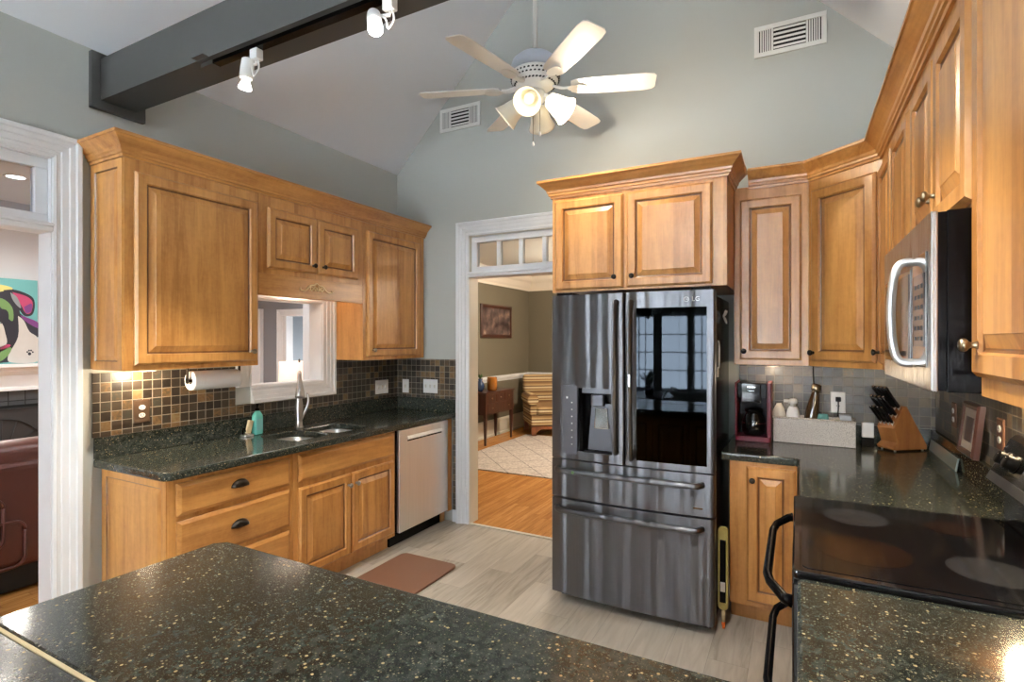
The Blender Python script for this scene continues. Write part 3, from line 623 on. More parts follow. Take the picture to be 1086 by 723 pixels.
# paper towel
t = thing('paper_towel_roll', 'white paper towel roll hanging under the large left cabinet', 'paper towels', (-2.99, 1.955, 1.30))
bm = NB(); a0, a1 = (-2.99, 1.80, 1.295), (-2.99, 2.08, 1.295)
lathe(bm, [(.02, 0), (.053, 0), (.054, .004), (.054, .276), (.053, .28), (.02, .28), (.02, .0)], a0, (0, 1, 0), seg=32, caps=False); obj('paper_roll', bm, 'paper', t, W=True, smooth=False)
th = thing('paper_towel_holder', 'dark metal holder fixed under the large left cabinet', 'towel holder', (-2.99, 1.94, 1.37))
bm = NB(); cyl(bm, (-2.99, 1.782, 1.295), (-2.99, 2.10, 1.295), .008); obj('rod', bm, 'bronze', th, W=True)
for y in (1.784, 2.098):
    bm = NB(); cyl(bm, (-2.99, y - .003, 1.295), (-2.99, y + .003, 1.295), .016); box(bm, -2.998, -2.982, y - .003, y + .003, 1.295, 1.371); obj('bracket', bm, 'bronze', th, W=True)
# soap bottle
t = thing('soap_bottle', 'teal liquid soap pump bottle standing left of the sink', 'soap bottle', (-3.075, 2.285, .916))
bm = NB(); prev = None
for s_, z in ((.9, 0), (1, .006), (1, .105), (.93, .125), (.6, .142), (.42, .147), (.42, .152)):
    c = ring(bm, [(a * s_, b * s_, z) for a, b in rrect(-.022, .022, -.034, .034, .018)])
    if prev: bridge(bm, prev, c)
    else: bm.faces.new(c)
    prev = c
bm.faces.new(prev); obj('bottle', bm, 'teal_soap', t)
bm = NB(); box(bm, .0215, .0235, -.022, .022, .03, .10); obj('label_sticker', bm, 'art_teal', t, label='pale teal label')
bm = NB(); lathe(bm, [(.013, .152), (.013, .166), (.005, .168), (.004, .19), (.010, .191), (.010, .197)], seg=14); box(bm, -.004, .032, -.004, .004, .190, .197); obj('pump', bm, 'black_plastic', t)
t = thing('sponge_holder', 'small holder with a tan scrubber leaning beside the soap bottle', 'sponge holder', (-3.065, 2.205, .916))
bm = NB(); prism(bm, rrect(-.03, .03, -.035, .035, .02), XYZ, 0, .012); obj('dish', bm, 'steel', t, bevel=.003)
bm = NB(); box(bm, -.010, .010, -.016, .016, .0, .085); bm.transform(Matrix.Translation((0, .004, .016)) @ Matrix.Rotation(R(-14), 4, 'X')); obj('scrubber', bm, 'tan_sponge', t, bevel=.004)
bm = NB(); tube(bm, smoothpath([(.0, -.028, .012), (.0, -.03, .045), (.0, -.018, .05), (.0, -.012, .03)]), .004, seg=8); obj('wire', bm, 'black_plastic', t)

# outlets and switches
def plate(name, label, cat, loc, rotz, w_, h_, kind, pmat='white_plastic', imat='white_plastic', cord=False):
    t = thing(name, label, cat, loc, rotz)
    bm = NB(); loops_mesh(bm, w_, h_, [(0, 0), (0, -.003), (.004, -.006)], -w_ / 2, -h_ / 2, 0); obj('cover_plate', bm, pmat, t)
    if kind == 'outlet':
        for z in (.021, -.021):
            bm = NB(); prism(bm, [(math.cos(a) * .0165, z + math.sin(a) * .0135) for a in [2 * math.pi * i / 20 for i in range(20)]], lambda a, b, d: (a, d, b), -.0085, -.006); r_ = obj('receptacle', bm, imat, t)
            bm = NB(); box(bm, -.008, -.0055, -.0088, -.0084, z - .003, z + .006); box(bm, .0055, .008, -.0088, -.0084, z - .003, z + .005); cyl(bm, (0, -.0084, z - .008), (0, -.0088, z - .008), .0024, seg=8); obj('slots', bm, 'black_matte', r_)
    else:
        n = kind
        for i in range(n):
            x = (i - (n - 1) / 2) * .046
            bm = NB(); box(bm, x - .005, x + .005, -.012, -.006, -.002, .012); box(bm, x - .0065, x + .0065, -.0075, -.006, -.014, .014); obj('toggle', bm, 'cream_trim', t)
    return t
plate('wall_outlet', 'brown-plated outlet with white sockets on the left tile', 'outlet', (XL + T, 1.634, 1.135), R(90), .085, .125, 'outlet', pmat='plate_brown')
plate('light_switch', 'white triple switch plate on the left tile near the corner', 'switch', (XL + T, 3.55, 1.122), R(90), .16, .118, 3)
plate('light_switch', 'narrow white single switch on the back tile beside the corner', 'switch', (-3.06, YB - T, 1.119), 0, .07, .118, 1)
plate('light_switch', 'white triple switch plate on the back tile beside the doorway', 'switch', (-2.79, YB - T, 1.127), 0, .15, .118, 3)
# floor mat
bm = NB(); prism(bm, rrect(-.23, .23, -.61, .61, .045), XYZ, .001, .018); o = obj('kitchen_mat', bm, 'rubber_brown', bevel=.006); o.location = (-2.24, 2.40, 0); tag(o, 'brown cushioned kitchen mat on the floor before the sink', 'mat')

# --- fridge cabinet and its crown
FCY = 3.09
cabinet('wall_cabinet', 'deep two-door maple cabinet above the refrigerator', (-1.355, FCY, 1.818), 0, 1.022, YB - FCY - .002, ZTU - 1.818, doors=[(.022, .455, .012, .565, .408, .075), (.475, .948, .012, .565, .512, .075)])
crown([(-1.355, YB - .002), (-1.355, FCY), (-.333, FCY), (-.333, YB - .33)], 2.405, 'maple crown moulding wrapping the cabinet above the refrigerator', -1, 'maple_h')
# back wall cabinet + diagonal + right ones
Z1 = 1.378; WY = 3.43; GX = .365
cabinet('wall_cabinet', 'narrow single-door maple wall cabinet right of the refrigerator', (-.331, WY, Z1), 0, .388, YB - WY - .010, ZTU - Z1, doors=[(.032, .352, .03, .965, .055, .08)])
t = thing('corner_wall_cabinet', 'diagonal maple corner wall cabinet above the counter corner', 'cabinet', (.058, WY, Z1), R(-math.degrees(math.atan2(.28, GX - .058))))
bm = NB(); prism(bm, [(.058, WY), (GX, 3.15), (XR - .010, 3.15), (XR - .010, YB - .010), (.058, YB - .010)], XYZ, Z1, ZTU); obj('cabinet_body', bm, 'maple', t, W=True)
DW = math.hypot(GX - .058, .28)
bm = NB(); loops_mesh(bm, DW - .05, .94, DOORP, .025, .03, -.001, glaze=DOORG); d = obj('door', bm, ['maple', 'maple_glaze'], t); knob(d, .045, .075, y=-.021)
def rcab(label, y1, y0, z0, doors, kmat='bronze', zt=ZTU):
    return cabinet('wall_cabinet', label, (GX, y1, z0), R(-90), y1 - y0, XR - GX - .010, zt - z0, doors=doors, kmat=kmat)
rcab('two-door maple wall cabinet between the corner and the microwave', 3.148, 2.322, Z1, [(.03, .40, .03, .965, .075, .085), (.425, .80, .03, .965, .76, .085)])
rcab('two-door maple cabinet directly above the microwave', 2.32, 1.56, 1.825, [(.03, .375, .02, .52, .345, .105), (.385, .735, .02, .52, .415, .105)], kmat='brass_antique')
rcab('single-door maple wall cabinet nearest the camera right of the microwave', 1.558, .95, 1.395, [(.012, .58, .045, .97, .062, .115)], kmat='brass_antique')
crown([(-.331 + .078, WY), (.058, WY), (GX, 3.15), (GX, .95)], 2.405, 'maple crown moulding over the right hand wall cabinets', -1)
# --- microwave
MX = .275; MZ0, MZ1 = 1.40, 1.822
t = thing('microwave', 'stainless over-the-range microwave with black sides', 'microwave', (MX, 1.94, MZ0))
bm = NB(); box(bm, MX + .03, XR - .010, 1.564, 2.316, MZ0, MZ1); obj('housing', bm, 'black_plastic', t, W=True, bevel=.003)
bm = NB(); box(bm, MX, MX + .014, 1.564, 2.316, MZ0, MZ1); obj('front_panel', bm, 'mw_steel', t, W=True, bevel=.003)
bm = NB(); box(bm, MX + .014, MX + .0295, 1.568, 2.312, MZ0 + .003, MZ1 - .003); obj('front_gasket', bm, 'black_plastic', t, W=True)
bm = NB(); box(bm, MX - .004, MX, 1.80, 2.27, MZ0 + .055, MZ0 + .315); dg_ = obj('door_frame', bm, 'chrome', t, W=True, bevel=.002)
bm = NB(); box(bm, MX - .0055, MX - .004, 1.815, 2.255, MZ0 + .068, MZ0 + .302); obj('door_glass', bm, 'mw_glass', t, W=True)
bm = NB(); box(bm, MX - .004, MX, 1.60, 1.765, MZ0 + .055, MZ0 + .335); cpn = obj('control_panel', bm, 'chrome', t, W=True, bevel=.002)
bm = NB(); box(bm, MX - .0055, MX - .004, 1.612, 1.752, MZ0 + .105, MZ0 + .285); obj('panel_glass', bm, 'mw_glass', cpn, W=True)
bm = NB()
for i in range(3):
    for j in range(6): box(bm, MX - .0062, MX - .0056, 1.625 + .038 * i, 1.642 + .038 * i, MZ0 + .12 + .026 * j, MZ0 + .130 + .026 * j)
obj('keypad', bm, 'panel_grey', cpn, W=True)
bm = NB(); hp = [(MX - .002, 1.775, MZ0 + .06), (MX - .030, 1.775, MZ0 + .065), (MX - .044, 1.775, MZ0 + .10), (MX - .050, 1.775, MZ0 + .19), (MX - .044, 1.775, MZ0 + .285), (MX - .030, 1.775, MZ0 + .325), (MX - .002, 1.775, MZ0 + .33)]
tube(bm, smoothpath(hp), .0125, seg=12, flat=.8); obj('handle', bm, 'steel', t, W=True, smooth=True)
bm = NB(); box(bm, MX + .05, MX + .25, 1.62, 2.26, MZ0 - .004, MZ0 - .0005); obj('grease_filter', bm, 'panel_grey', t, W=True)

# --- right base cabinets and counters
cabinet('corner_base_cabinet', 'narrow maple base cabinet between refrigerator and range', (-.325, 3.135, 0), 0, .325, YB - 3.135 - .005, .872, doors=[(.085, .318, .13, .85, .115, .78)], base=True)
t = thing('base_cabinet_run', 'maple base cabinet run hidden under the counter beyond the range', 'cabinet', (.02, 2.33, 0)); bm = NB(); box(bm, .02, XR - .01, 2.33, YB - .02, .1, .872); box(bm, .09, XR - .01, 2.33, YB - .02, 0, .1); obj('cabinet_body', bm, 'maple', t, W=True)
bm = NB(); prism(bm, [(-.368, YB - .003), (-.368, 3.108), (-.015, 3.108), (.0, 3.095), (.006, 3.08), (.006, 2.324), (XR - .011, 2.324), (XR - .011, YB - .003)], XYZ, .873, .915)
o = obj('countertop', bm, 'granite', bevel=.011, seg=3); tag(o, 'L-shaped black granite countertop in the right corner', 'countertop'); center(o)
bm = NB(); prism(bm, [(.0, 1.03), (XR - .011, 1.03), (XR - .011, 1.556), (.012, 1.556), (.0, 1.545)], XYZ, .873, .915)
o = obj('countertop', bm, 'granite', bevel=.011, seg=3); tag(o, 'speckled granite countertop on the near side of the range', 'countertop'); center(o)
t = thing('base_cabinet_run', 'maple base cabinet under the counter on the near side of the range', 'cabinet', (.02, 1.03, 0)); bm = NB(); box(bm, .025, XR - .01, 1.04, 1.55, .1, .872); box(bm, .09, XR - .01, 1.04, 1.55, 0, .1); obj('cabinet_body', bm, 'maple', t, W=True)
bm = NB(); box(bm, -.325, XR - .032, YB - .031, YB - .011, .9155, 1.024); box(bm, XR - .031, XR - .011, 2.324, YB - .011, .9155, 1.024)
o = obj('granite_backsplash', bm, 'granite', bevel=.002); tag(o, 'low black granite upstand around the right corner', 'backsplash'); center(o)
# --- peninsula
t = thing('peninsula', 'foreground peninsula cabinet base under speckled granite', 'cabinet', (-.75, .6, 0)); bm = NB(); box(bm, -1.49, -.06, .42, .98, .1, .872); box(bm, -1.45, -.10, .46, .91, 0, .1); obj('cabinet_body', bm, 'maple', t, W=True)
for i in range(3):
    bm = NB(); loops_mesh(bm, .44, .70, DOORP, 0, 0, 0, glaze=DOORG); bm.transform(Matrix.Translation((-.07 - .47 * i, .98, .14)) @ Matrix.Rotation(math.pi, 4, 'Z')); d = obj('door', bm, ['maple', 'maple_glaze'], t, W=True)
bm = NB(); prism(bm, [(-1.55, .492), (-.04, .492), (-.04, 1.028), (-1.515, 1.028), (-1.545, 1.0)], XYZ, .873, .915)
o = obj('countertop', bm, 'granite', bevel=.008, seg=3); tag(o, 'large speckled granite peninsula top in the foreground', 'countertop'); center(o)
bm = NB(); prism(bm, [(-1.55, .24), (-.04, .24), (-.04, .484), (-1.55, .484)], XYZ, .873, .917)
o = obj('countertop', bm, 'granite', bevel=.004, seg=2); tag(o, 'bar strip of granite behind the pale seam at lower left', 'countertop'); center(o)
bm = NB(); box(bm, -1.548, -.042, .484, .492, .875, .9165); o = obj('counter_seam', bm, 'tan_sponge'); tag(o, 'pale joint strip between the two foreground granite slabs', 'seam'); center(o)

# --- range
t = thing('range', 'black freestanding double-oven electric range between the right counters', 'stove', (.3, 1.94, 0))
bm = NB(); box(bm, .012, XR - .014, 1.562, 2.318, .04, .905); box(bm, .06, XR - .03, 1.60, 2.28, 0, .04); obj('range_body', bm, 'black_plastic', t, W=True)
bm = NB(); prism(bm, rrect(-.012, .60, 1.560, 2.320, .012), XYZ, .905, .929); obj('cooktop_frame', bm, 'black_gloss', t, W=True, bevel=.005)
bm = NB(); prism(bm, rrect(.012, .575, 1.590, 2.290, .018), XYZ, .929, .9305); ck = obj('cooktop', bm, 'cooktop_glass', t, W=True, label='speckled black glass cooktop')
for bx_, by_, br_, mt in ((.17, 2.12, .092, 'burner_ring'), (.16, 1.79, .115, 'burner_glow'), (.43, 2.13, .072, 'burner_glow'), (.44, 1.78, .095, 'burner_ring')):
    bm = NB(); lathe(bm, [(br_, .9306), (br_, .9308)], (bx_, by_, 0), seg=40)
    obj('burner', bm, mt, ck, W=True)
for z0_, z1_, nm, hz in ((.605, .895, 'upper_oven_door', .835), (.10, .595, 'lower_oven_door', .52)):
    bm = NB(); box(bm, -.012, .011, 1.566, 2.314, z0_, z1_); d = obj(nm, bm, 'black_gloss', t, W=True, bevel=.004)
    bm = NB(); tube(bm, [(-.012, 2.285, hz + .02), (-.030, 2.28, hz + .015), (-.068, 2.235, hz), (-.078, 2.17, hz - .005), (-.078, 1.76, hz - .005), (-.068, 1.70, hz - .003), (-.03, 1.60, hz), (-.012, 1.59, hz)], [.016, .014, .013, .013, .013, .013, .014, .017], seg=12); obj('handle', bm, 'black_plastic', d, W=True, smooth=True)
    bm = NB(); box(bm, -.0135, -.011, 1.70, 2.18, z0_ + .06, z1_ - .09); obj('oven_window', bm, 'mw_glass', d, W=True)
bm = NB(); prism(bm, [(.60, .905), (XR - .014, .905), (XR - .014, 1.205), (.63, 1.215), (.615, 1.20), (.555, 1.07), (.56, 1.055), (.60, 1.05)], lambda a, b, d: (a, d, b), 1.562, 2.318); bg = obj('backguard', bm, 'black_gloss', t, W=True, bevel=.004)
for y in (2.235, 2.165, 1.715, 1.645):
    nrm = Vector((-.91, 0, .42)); p = Vector((.588, y, 1.14)); bm = NB(); lathe(bm, [(.028, 0), (.028, .005), (.022, .008), (.021, .026), (.018, .03), (.001, .03)], p, nrm, seg=24); tn = Vector((.42, 0, .91))
    kb = obj('control_knob', bm, 'knob_black', t, W=True, smooth=False)
    bm = NB(); tube(bm, [p + nrm * .0305 + tn * .016, p + nrm * .0305 + tn * .004], .0012, seg=6); obj('pointer', bm, 'chrome', kb, W=True)
bm = NB(); pts = [(.572, 1.105), (.604, 1.175), (.6035, 1.1752), (.5715, 1.1052)]
prism(bm, [(.5725, 1.110), (.6045, 1.180), (.6015, 1.1815), (.5695, 1.1115)], lambda a, b, d: (a, d, b), 1.80, 2.08); obj('display', bm, 'mw_glass', t, W=True)
bm = NB(); prism(bm, [(.5535, 1.066), (.5655, 1.0925), (.5635, 1.0935), (.5515, 1.067)], lambda a, b, d: (a, d, b), 1.57, 2.31); obj('trim_strip', bm, 'panel_grey', t, W=True, label='grey lower strip of the control panel')

# ------------------------------------------------------------------ refrigerator
FX0, FX1, FY = -1.279, -.373, 2.905
def fy(x, off=0): u = (x - (FX0 + FX1) / 2) / ((FX1 - FX0) / 2); return FY - .024 * (1 - u * u) - off
t = thing('refrigerator', 'black stainless French-door refrigerator with water dispenser and glass door panel', 'refrigerator', ((FX0 + FX1) / 2, 3.3, 0))
bm = NB(); box(bm, FX0 + .012, FX1 - .012, 2.985, 3.66, .03, 1.765); obj('cabinet_shell', bm, 'black_plastic', t, W=True, bevel=.004)
bm = NB(); box(bm, FX0 + .03, FX1 - .03, 2.99, 3.05, .0, .029); obj('toe_grille', bm, 'black_matte', t, W=True)
def fpanel(x0, x1, z0, z1, off=0, back=2.975, n=14):
    bm = NB(); pts = []
    xs = [x0 + (x1 - x0) * i / n for i in range(n + 1)]
    r_ = .006
    fr = [(x, fy(x, off)) for x in xs]
    fr[0] = (x0, fy(x0, off) + r_); fr.insert(1, (x0 + r_, fy(x0 + r_, off))); fr[-1] = (x1, fy(x1, off) + r_); fr.insert(-1, (x1 - r_, fy(x1 - r_, off)))
    prism(bm, [(x1, back)] + [(x0, back)] + fr, XYZ, z0, z1)
    return bm
XM = -.836
dl = obj('door_left', fpanel(FX0, XM - .004, .838, 1.782), 'black_steel', t, W=True)
dl.name = 'door'
# dispenser recess cut into the left door
bm = NB(); box(bm, -1.112, -.905, 2.80, 2.948, .885, 1.250); cut = obj('tmp', bm, 'black_plastic'); 
cut.location = -Vector(t.location); cut.location = (0, 0, 0)
M = Matrix.Translation(t.location)
dl.parent = None; dl.location = t.location; boolcut(dl, [cut]); dl.parent = t; dl.location = (0, 0, 0)
if len(dl.data.materials) == 0: dl.data.materials.append(MATS['black_steel'])
bm = NB(); box(bm, -1.111, -.906, 2.944, 2.947, .886, 1.249); box(bm, -1.111, -1.085, 2.90, 2.944, .886, 1.249); obj('dispenser_recess', bm, 'black_plastic', dl, W=True)
bm = NB(); prism(bm, [(-1.062, .895), (-.912, .895), (-.912, 1.10), (-.925, 1.16), (-1.04, 1.16)], lambda a, b, d: (a, d, b), 2.930, 2.9435); obj('dispenser_plate', bm, 'fridge_grey', dl, W=True)
bm = NB(); box(bm, -1.035, -.960, 2.898, 2.943, 1.145, 1.215); obj('dispenser_nozzle', bm, 'fridge_grey', dl, W=True, bevel=.008)
bm = NB(); prism(bm, [(-1.015, 1.14), (-.945, 1.14), (-.935, 1.02), (-1.02, 1.02)], lambda a, b, d: (a, d, b), 2.915, 2.925); obj('dispenser_paddle', bm, 'chrome', dl, W=True, bevel=.004)
bm = NB(); box(bm, -1.085, -.906, 2.895, 2.944, 1.222, 1.249); obj('dispenser_light_bar', bm, 'fridge_grey', dl, W=True)
bm = NB(); xs = (-1.205, -1.113); prism(bm, [(xs[0], fy(xs[0], .0025)), (xs[1], fy(xs[1], .0025)), (xs[1], fy(xs[1], -.003)), (xs[0], fy(xs[0], -.003))], XYZ, .868, 1.26); cp = obj('control_strip', bm, 'fridge_grey', dl, W=True, label='lighter grey touch control strip')
bm = NB()
for i in range(7): box(bm, -1.150, -1.143, fy(-1.147, .0033), fy(-1.147, .002), .92 + .04 * i, .926 + .04 * i)
box(bm, -1.182, -1.172, fy(-1.177, .0033), fy(-1.177, .002), 1.185, 1.197)
obj('control_icons', bm, 'white_plastic', cp, W=True)
dr = obj('door', fpanel(XM + .004, FX1, .838, 1.782), 'black_steel', t, W=True)
bm = NB(); gx0, gx1 = -.768, -.410
prism(bm, [(gx1, fy(gx1) + .004), (gx0, fy(gx0) + .004)] + [(gx0 + (gx1 - gx0) * i / 8, fy(gx0 + (gx1 - gx0) * i / 8, .0018)) for i in range(9)], XYZ, .872, 1.695)
gp = obj('glass_panel', bm, 'mirror_glass', dr, W=True, label='dark mirrored glass panel')
def fhandle(x, z0, z1, parent, sgn):
    bm = NB(); yb = fy(x)
    tube(bm, smoothpath([(x, yb + .002, z0), (x, yb - .030, z0 + .02), (x, yb - .046, z0 + .12), (x, yb - .052, (z0 + z1) / 2), (x, yb - .046, z1 - .12), (x, yb - .030, z1 - .02), (x, yb + .002, z1)], 6), .017, seg=12, flat=.55)
    return obj('handle', bm, 'black_steel', parent, W=True, smooth=True)
fhandle(XM - .042, .90, 1.735, dl, -1); h2 = fhandle(XM + .042, .875, 1.735, dr, 1)
bm = NB(); box(bm, XM + .033, XM + .051, fy(XM + .042) - .064, fy(XM + .042) - .05, 1.27, 1.34); obj('handle_button', bm, 'chrome', h2, W=True, bevel=.003)
def fdrawer(z0, z1, hz, logo=None):
    d = obj('freezer_drawer', fpanel(FX0, FX1, z0, z1, n=22), 'black_steel', t, W=True)
    bm = NB(); pts = []
    a, b = FX0 + .035, FX1 - .06
    pts = [(a, fy(a) + .002, hz)] + [(a + (b - a) * q, fy(a + (b - a) * q) - .040, hz) for q in (.03, .1, .3, .5, .7, .9, .97)] + [(b, fy(b) + .002, hz)]
    tube(bm, smoothpath(pts, 4), .016, seg=12, flat=1.); h = obj('handle', bm, 'black_steel', d, W=True, smooth=True); return d
d1 = fdrawer(.612, .830, .775); d2 = fdrawer(.052, .600, .548)
for x in (FX0 + .07, FX1 - .07):
    bm = NB(); box(bm, x - .05, x + .05, 2.93, 3.05, 1.783, 1.80); box(bm, x - .05, x + .05, 3.0, 3.07, 1.766, 1.783); obj('hinge_cover', bm, 'black_plastic', t, W=True, bevel=.004)
# logo
lx, ly = -.475, fy(-.475) - .0008
tl = textmesh('LG', .034, 'white_plastic', 'logo_letters', dr, Vector((lx + .012, ly, 1.735)) - Vector(t.location), (R(90), 0, 0))
bm = NB(); lathe(bm, [(.0135, 0), (.0135, .001), (.0105, .001), (.0105, 0)], (lx - .035, fy(lx - .035) - .0003, 1.735), (0, -1, 0), seg=24, caps=False); box(bm, lx - .036, lx - .034, ly - .002, ly, 1.731, 1.741); box(bm, lx - .035, lx - .027, ly - .002, ly, 1.7335, 1.7355); obj('logo_emblem', bm, 'white_plastic', dr, W=True)
bm = NB(); box(bm, -.50, -.43, fy(-.465) - .0009, fy(-.465), .650, .656); obj('badge', bm, 'chrome', d1, W=True)
bm = NB(); lathe(bm, [(.009, 0), (.009, .001)], (-1.12, fy(-1.12) - .056, .775), (0, -1, 0), seg=16); o = obj('sticker', bm, 'art_green', d1, W=True)
# things on the fridge side
t = thing('hanging_bow', 'whitish ribbon bow clipped high on the refrigerator side', 'bow', (FX1 - .004, 3.3, 1.66))
bm = NB()
for a in ((.03, .03), (-.03, .03), (.02, -.04), (-.02, -.035)): tube(bm, smoothpath([(0, 0, 0), (.012, a[0] * .6, a[1] * .8), (.016, a[0], a[1]), (.01, a[0] * 1.2, a[1] * .4), (.002, 0, 0)]), .004, seg=6)
obj('ribbon', bm, 'paper', t)
t = thing('string_loop', 'loop of pale cord hanging on the refrigerator side', 'cord', (FX1 - .010, 3.14, 1.46)); bm = NB(); tube(bm, smoothpath([(0, 0, .06), (.004, .02, .02), (.004, .012, -.05), (.004, -.01, -.09), (.004, -.02, -.03), (.004, -.002, .05)]), .0022, seg=6); obj('loop', bm, 'paper', t)
bm = NB(); box(bm, FX1 - .0118, FX1 - .008, 3.11, 3.135, 1.32, 1.375); o = obj('tag_magnet', bm, 'paper'); tag(o, 'small rectangular white magnet on the refrigerator side', 'magnet'); center(o)

# hand tool in the gap
t = thing('pruning_tool', 'yellow and black long-handled tool with orange tip in the gap beside the refrigerator', 'tool', (-.345, 3.03, 0))
bm = NB(); prism(bm, rrect(-.026, .024, .10, .535, .02), lambda a, b, d: (a, d, b), -.012, .012); obj('yellow_sleeve', bm, 'yellow_plastic', t, bevel=.003)
bm = NB(); box(bm, -.016, .014, -.018, -.0115, .14, .47); obj('black_inlay', bm, 'black_plastic', t, bevel=.003)
bm = NB(); box(bm, -.013, .011, -.024, -.0185, .20, .25); obj('clip', bm, 'steel', t, bevel=.002)
bm = NB(); cyl(bm, (0, 0, .035), (0, 0, .10), .009); obj('shaft', bm, 'tan_sponge', t)
bm = NB(); cyl(bm, (0, 0, .0), (0, 0, .035), .007, .010); obj('tip', bm, 'orange_plastic', t)

# ------------------------------------------------------------------ counter items, right corner
t = thing('coffee_maker', 'dark red and black drip coffee maker beside the refrigerator', 'coffee maker', (-.235, 3.60, .916))
cw = .098
bm = NB(); prism(bm, rrect(-cw, cw, -.10, .12, .02), XYZ, 0, .032); obj('base', bm, 'red_plastic', t, bevel=.004)
bm = NB(); box(bm, -cw + .013, cw - .023, .035, .12, .032, .26); obj('water_tank', bm, 'black_plastic', t, bevel=.004)
for s_ in (-1, 1):
    bm = NB(); box(bm, s_ * (cw + .001) - (.022 if s_ > 0 else 0), s_ * (cw + .001) + (.012 if s_ < 0 else 0), -.101, .121, .0325, .352); obj('side_column', bm, 'red_plastic', t, bevel=.003)
bm = NB(); prism(bm, rrect(-cw + .013, cw - .023, -.10, .12, .005), XYZ, .2605, .350); hd = obj('brew_head', bm, 'black_plastic', t, bevel=.005)
bm = NB(); box(bm, -.06, .045, -.106, -.0995, .235, .348); obj('control_panel', bm, 'black_gloss', hd, bevel=.004)
bm = NB(); box(bm, -.030, .015, -.1085, -.1055, .322, .330); box(bm, -.022, .008, -.1085, -.1055, .302, .306); obj('badge', bm, 'chrome', hd)
bm = NB(); lathe(bm, [(.05, .033), (.062, .05), (.066, .09), (.060, .13), (.045, .16), (.042, .17), (.048, .172)], (-.0, -.03, 0), seg=28); cf = obj('carafe', bm, 'black_gloss', t, smooth=True)
bm = NB(); lathe(bm, [(.050, .172), (.050, .186), (.03, .195), (.001, .196)], (0, -.03, 0), seg=24); obj('carafe_lid', bm, 'black_plastic', cf)
bm = NB(); tube(bm, smoothpath([(-.02, -.085, .165), (-.03, -.115, .16), (-.032, -.12, .10), (-.022, -.095, .06)]), .008, seg=8); obj('carafe_handle', bm, 'black_plastic', cf)
bm = NB(); lathe(bm, [(.0655, .104), (.0668, .104), (.0668, .110), (.0655, .110)], (0, -.03, 0), seg=28); obj('carafe_band', bm, 'chrome', cf)
# basket
t = thing('storage_basket', 'long whitish woven basket of odds and ends on the counter', 'basket', (.085, 3.63, .916), R(-3))
bm = NB(); w2, d2_ = .208, .07
for a in ((-w2, w2, -d2_, -d2_ + .008), (-w2, w2, d2_ - .008, d2_), (-w2, -w2 + .008, -d2_ + .008, d2_ - .008), (w2 - .008, w2, -d2_ + .008, d2_ - .008)): box(bm, *a, .001, .145)
box(bm, -w2 + .008, w2 - .008, -d2_ + .008, d2_ - .008, .001, .01); obj('basket_body', bm, 'wicker', t, bevel=.002)
bm = NB(); tube(bm, [(-w2, -d2_, .146), (w2, -d2_, .146), (w2, d2_, .146), (-w2, d2_, .146), (-w2, -d2_, .146)], .006, seg=8); obj('rim', bm, 'wicker', t)
BZ = .927
t = thing('lotion_bottle', 'white plastic pump bottle sticking out of the basket', 'bottle', (-.022, 3.612, BZ)); bm = NB(); lathe(bm, [(.03, 0), (.036, .01), (.036, .16), (.030, .185), (.024, .195), (.022, .20)], seg=20); obj('bottle', bm, 'paper', t, smooth=True)
bm = NB(); lathe(bm, [(.016, .195), (.016, .215), (.024, .218), (.024, .238), (.016, .246), (.002, .248)], seg=16); box(bm, -.050, -.015, -.009, .009, .224, .240); obj('cap', bm, 'dog_white', t, smooth=False)
t = thing('crumpled_cloth', 'folded patterned cloth packet at the left end of the basket', 'cloth', (-.097, 3.64, BZ)); bm = NB(); rnd = random.Random(3); prev = None
for k in range(7):
    h = .02 + .032 * k; s_ = (.02, .022, .024, .03, .036, .030, .014)[k]
    c = ring(bm, [(math.cos(a) * s_ * rnd.uniform(.75, 1.15), math.sin(a) * s_ * .8 * rnd.uniform(.75, 1.15), h + rnd.uniform(-.006, .006)) for a in [2 * math.pi * i / 14 for i in range(14)]])
    if prev: bridge(bm, prev, c)
    else: bm.faces.new(c)
    prev = c
bm.faces.new(prev); obj('cloth', bm, 'photo_print', t)
t = thing('brown_bottle', 'tall dark amber bottle leaning in the middle of the basket', 'bottle', (.055, 3.635, BZ)); bm = NB(); lathe(bm, [(.03, 0), (.038, .01), (.040, .12), (.036, .20), (.028, .25), (.020, .29), (.021, .30)], axis=(.14, 0, 1), seg=22); obj('bottle', bm, 'brown_glass', t, smooth=True)
bm = NB(); lathe(bm, [(.024, .30), (.026, .31), (.024, .335), (.002, .34)], axis=(.14, 0, 1), seg=16); obj('foil_cap', bm, 'brass_antique', t)
t = thing('drink_cup', 'small cup with a teal lid standing in the basket', 'cup', (.132, 3.60, BZ)); bm = NB(); lathe(bm, [(.016, 0), (.02, .01), (.027, .135)], seg=18); obj('cup', bm, 'dog_white', t); bm = NB(); lathe(bm, [(.029, .136), (.029, .148), (.024, .165), (.002, .168)], seg=18); obj('lid', bm, 'art_teal', t)
t = thing('snack_packet', 'pale green and white packet lying in the right of the basket', 'packet', (.191, 3.61, BZ)); bm = NB(); prism(bm, [(-.035, 0), (.03, 0), (.045, .10), (.02, .155), (-.02, .135), (-.055, .16), (-.045, .09)], lambda a, b, d: (a, d, b), -.012, .012); obj('packet', bm, 'photo_print', t, bevel=.006); bm = NB(); prism(bm, [(.0, .08), (.035, .09), (.028, .135), (.004, .14)], lambda a, b, d: (a, d, b), -.0135, -.0125); obj('packet_print', bm, 'art_green', t)
t = thing('storage_box', 'small clear white box at the right end of the basket', 'box', (.245, 3.63, BZ)); bm = NB(); box(bm, -.03, .028, -.03, .03, 0, .165); obj('box', bm, 'grey_enamel', t, bevel=.004)
ou = plate('wall_outlet', 'white outlet with a black plug on the grey tile', 'outlet', (.215, YB - T, 1.150), 0, .078, .125, 'outlet')
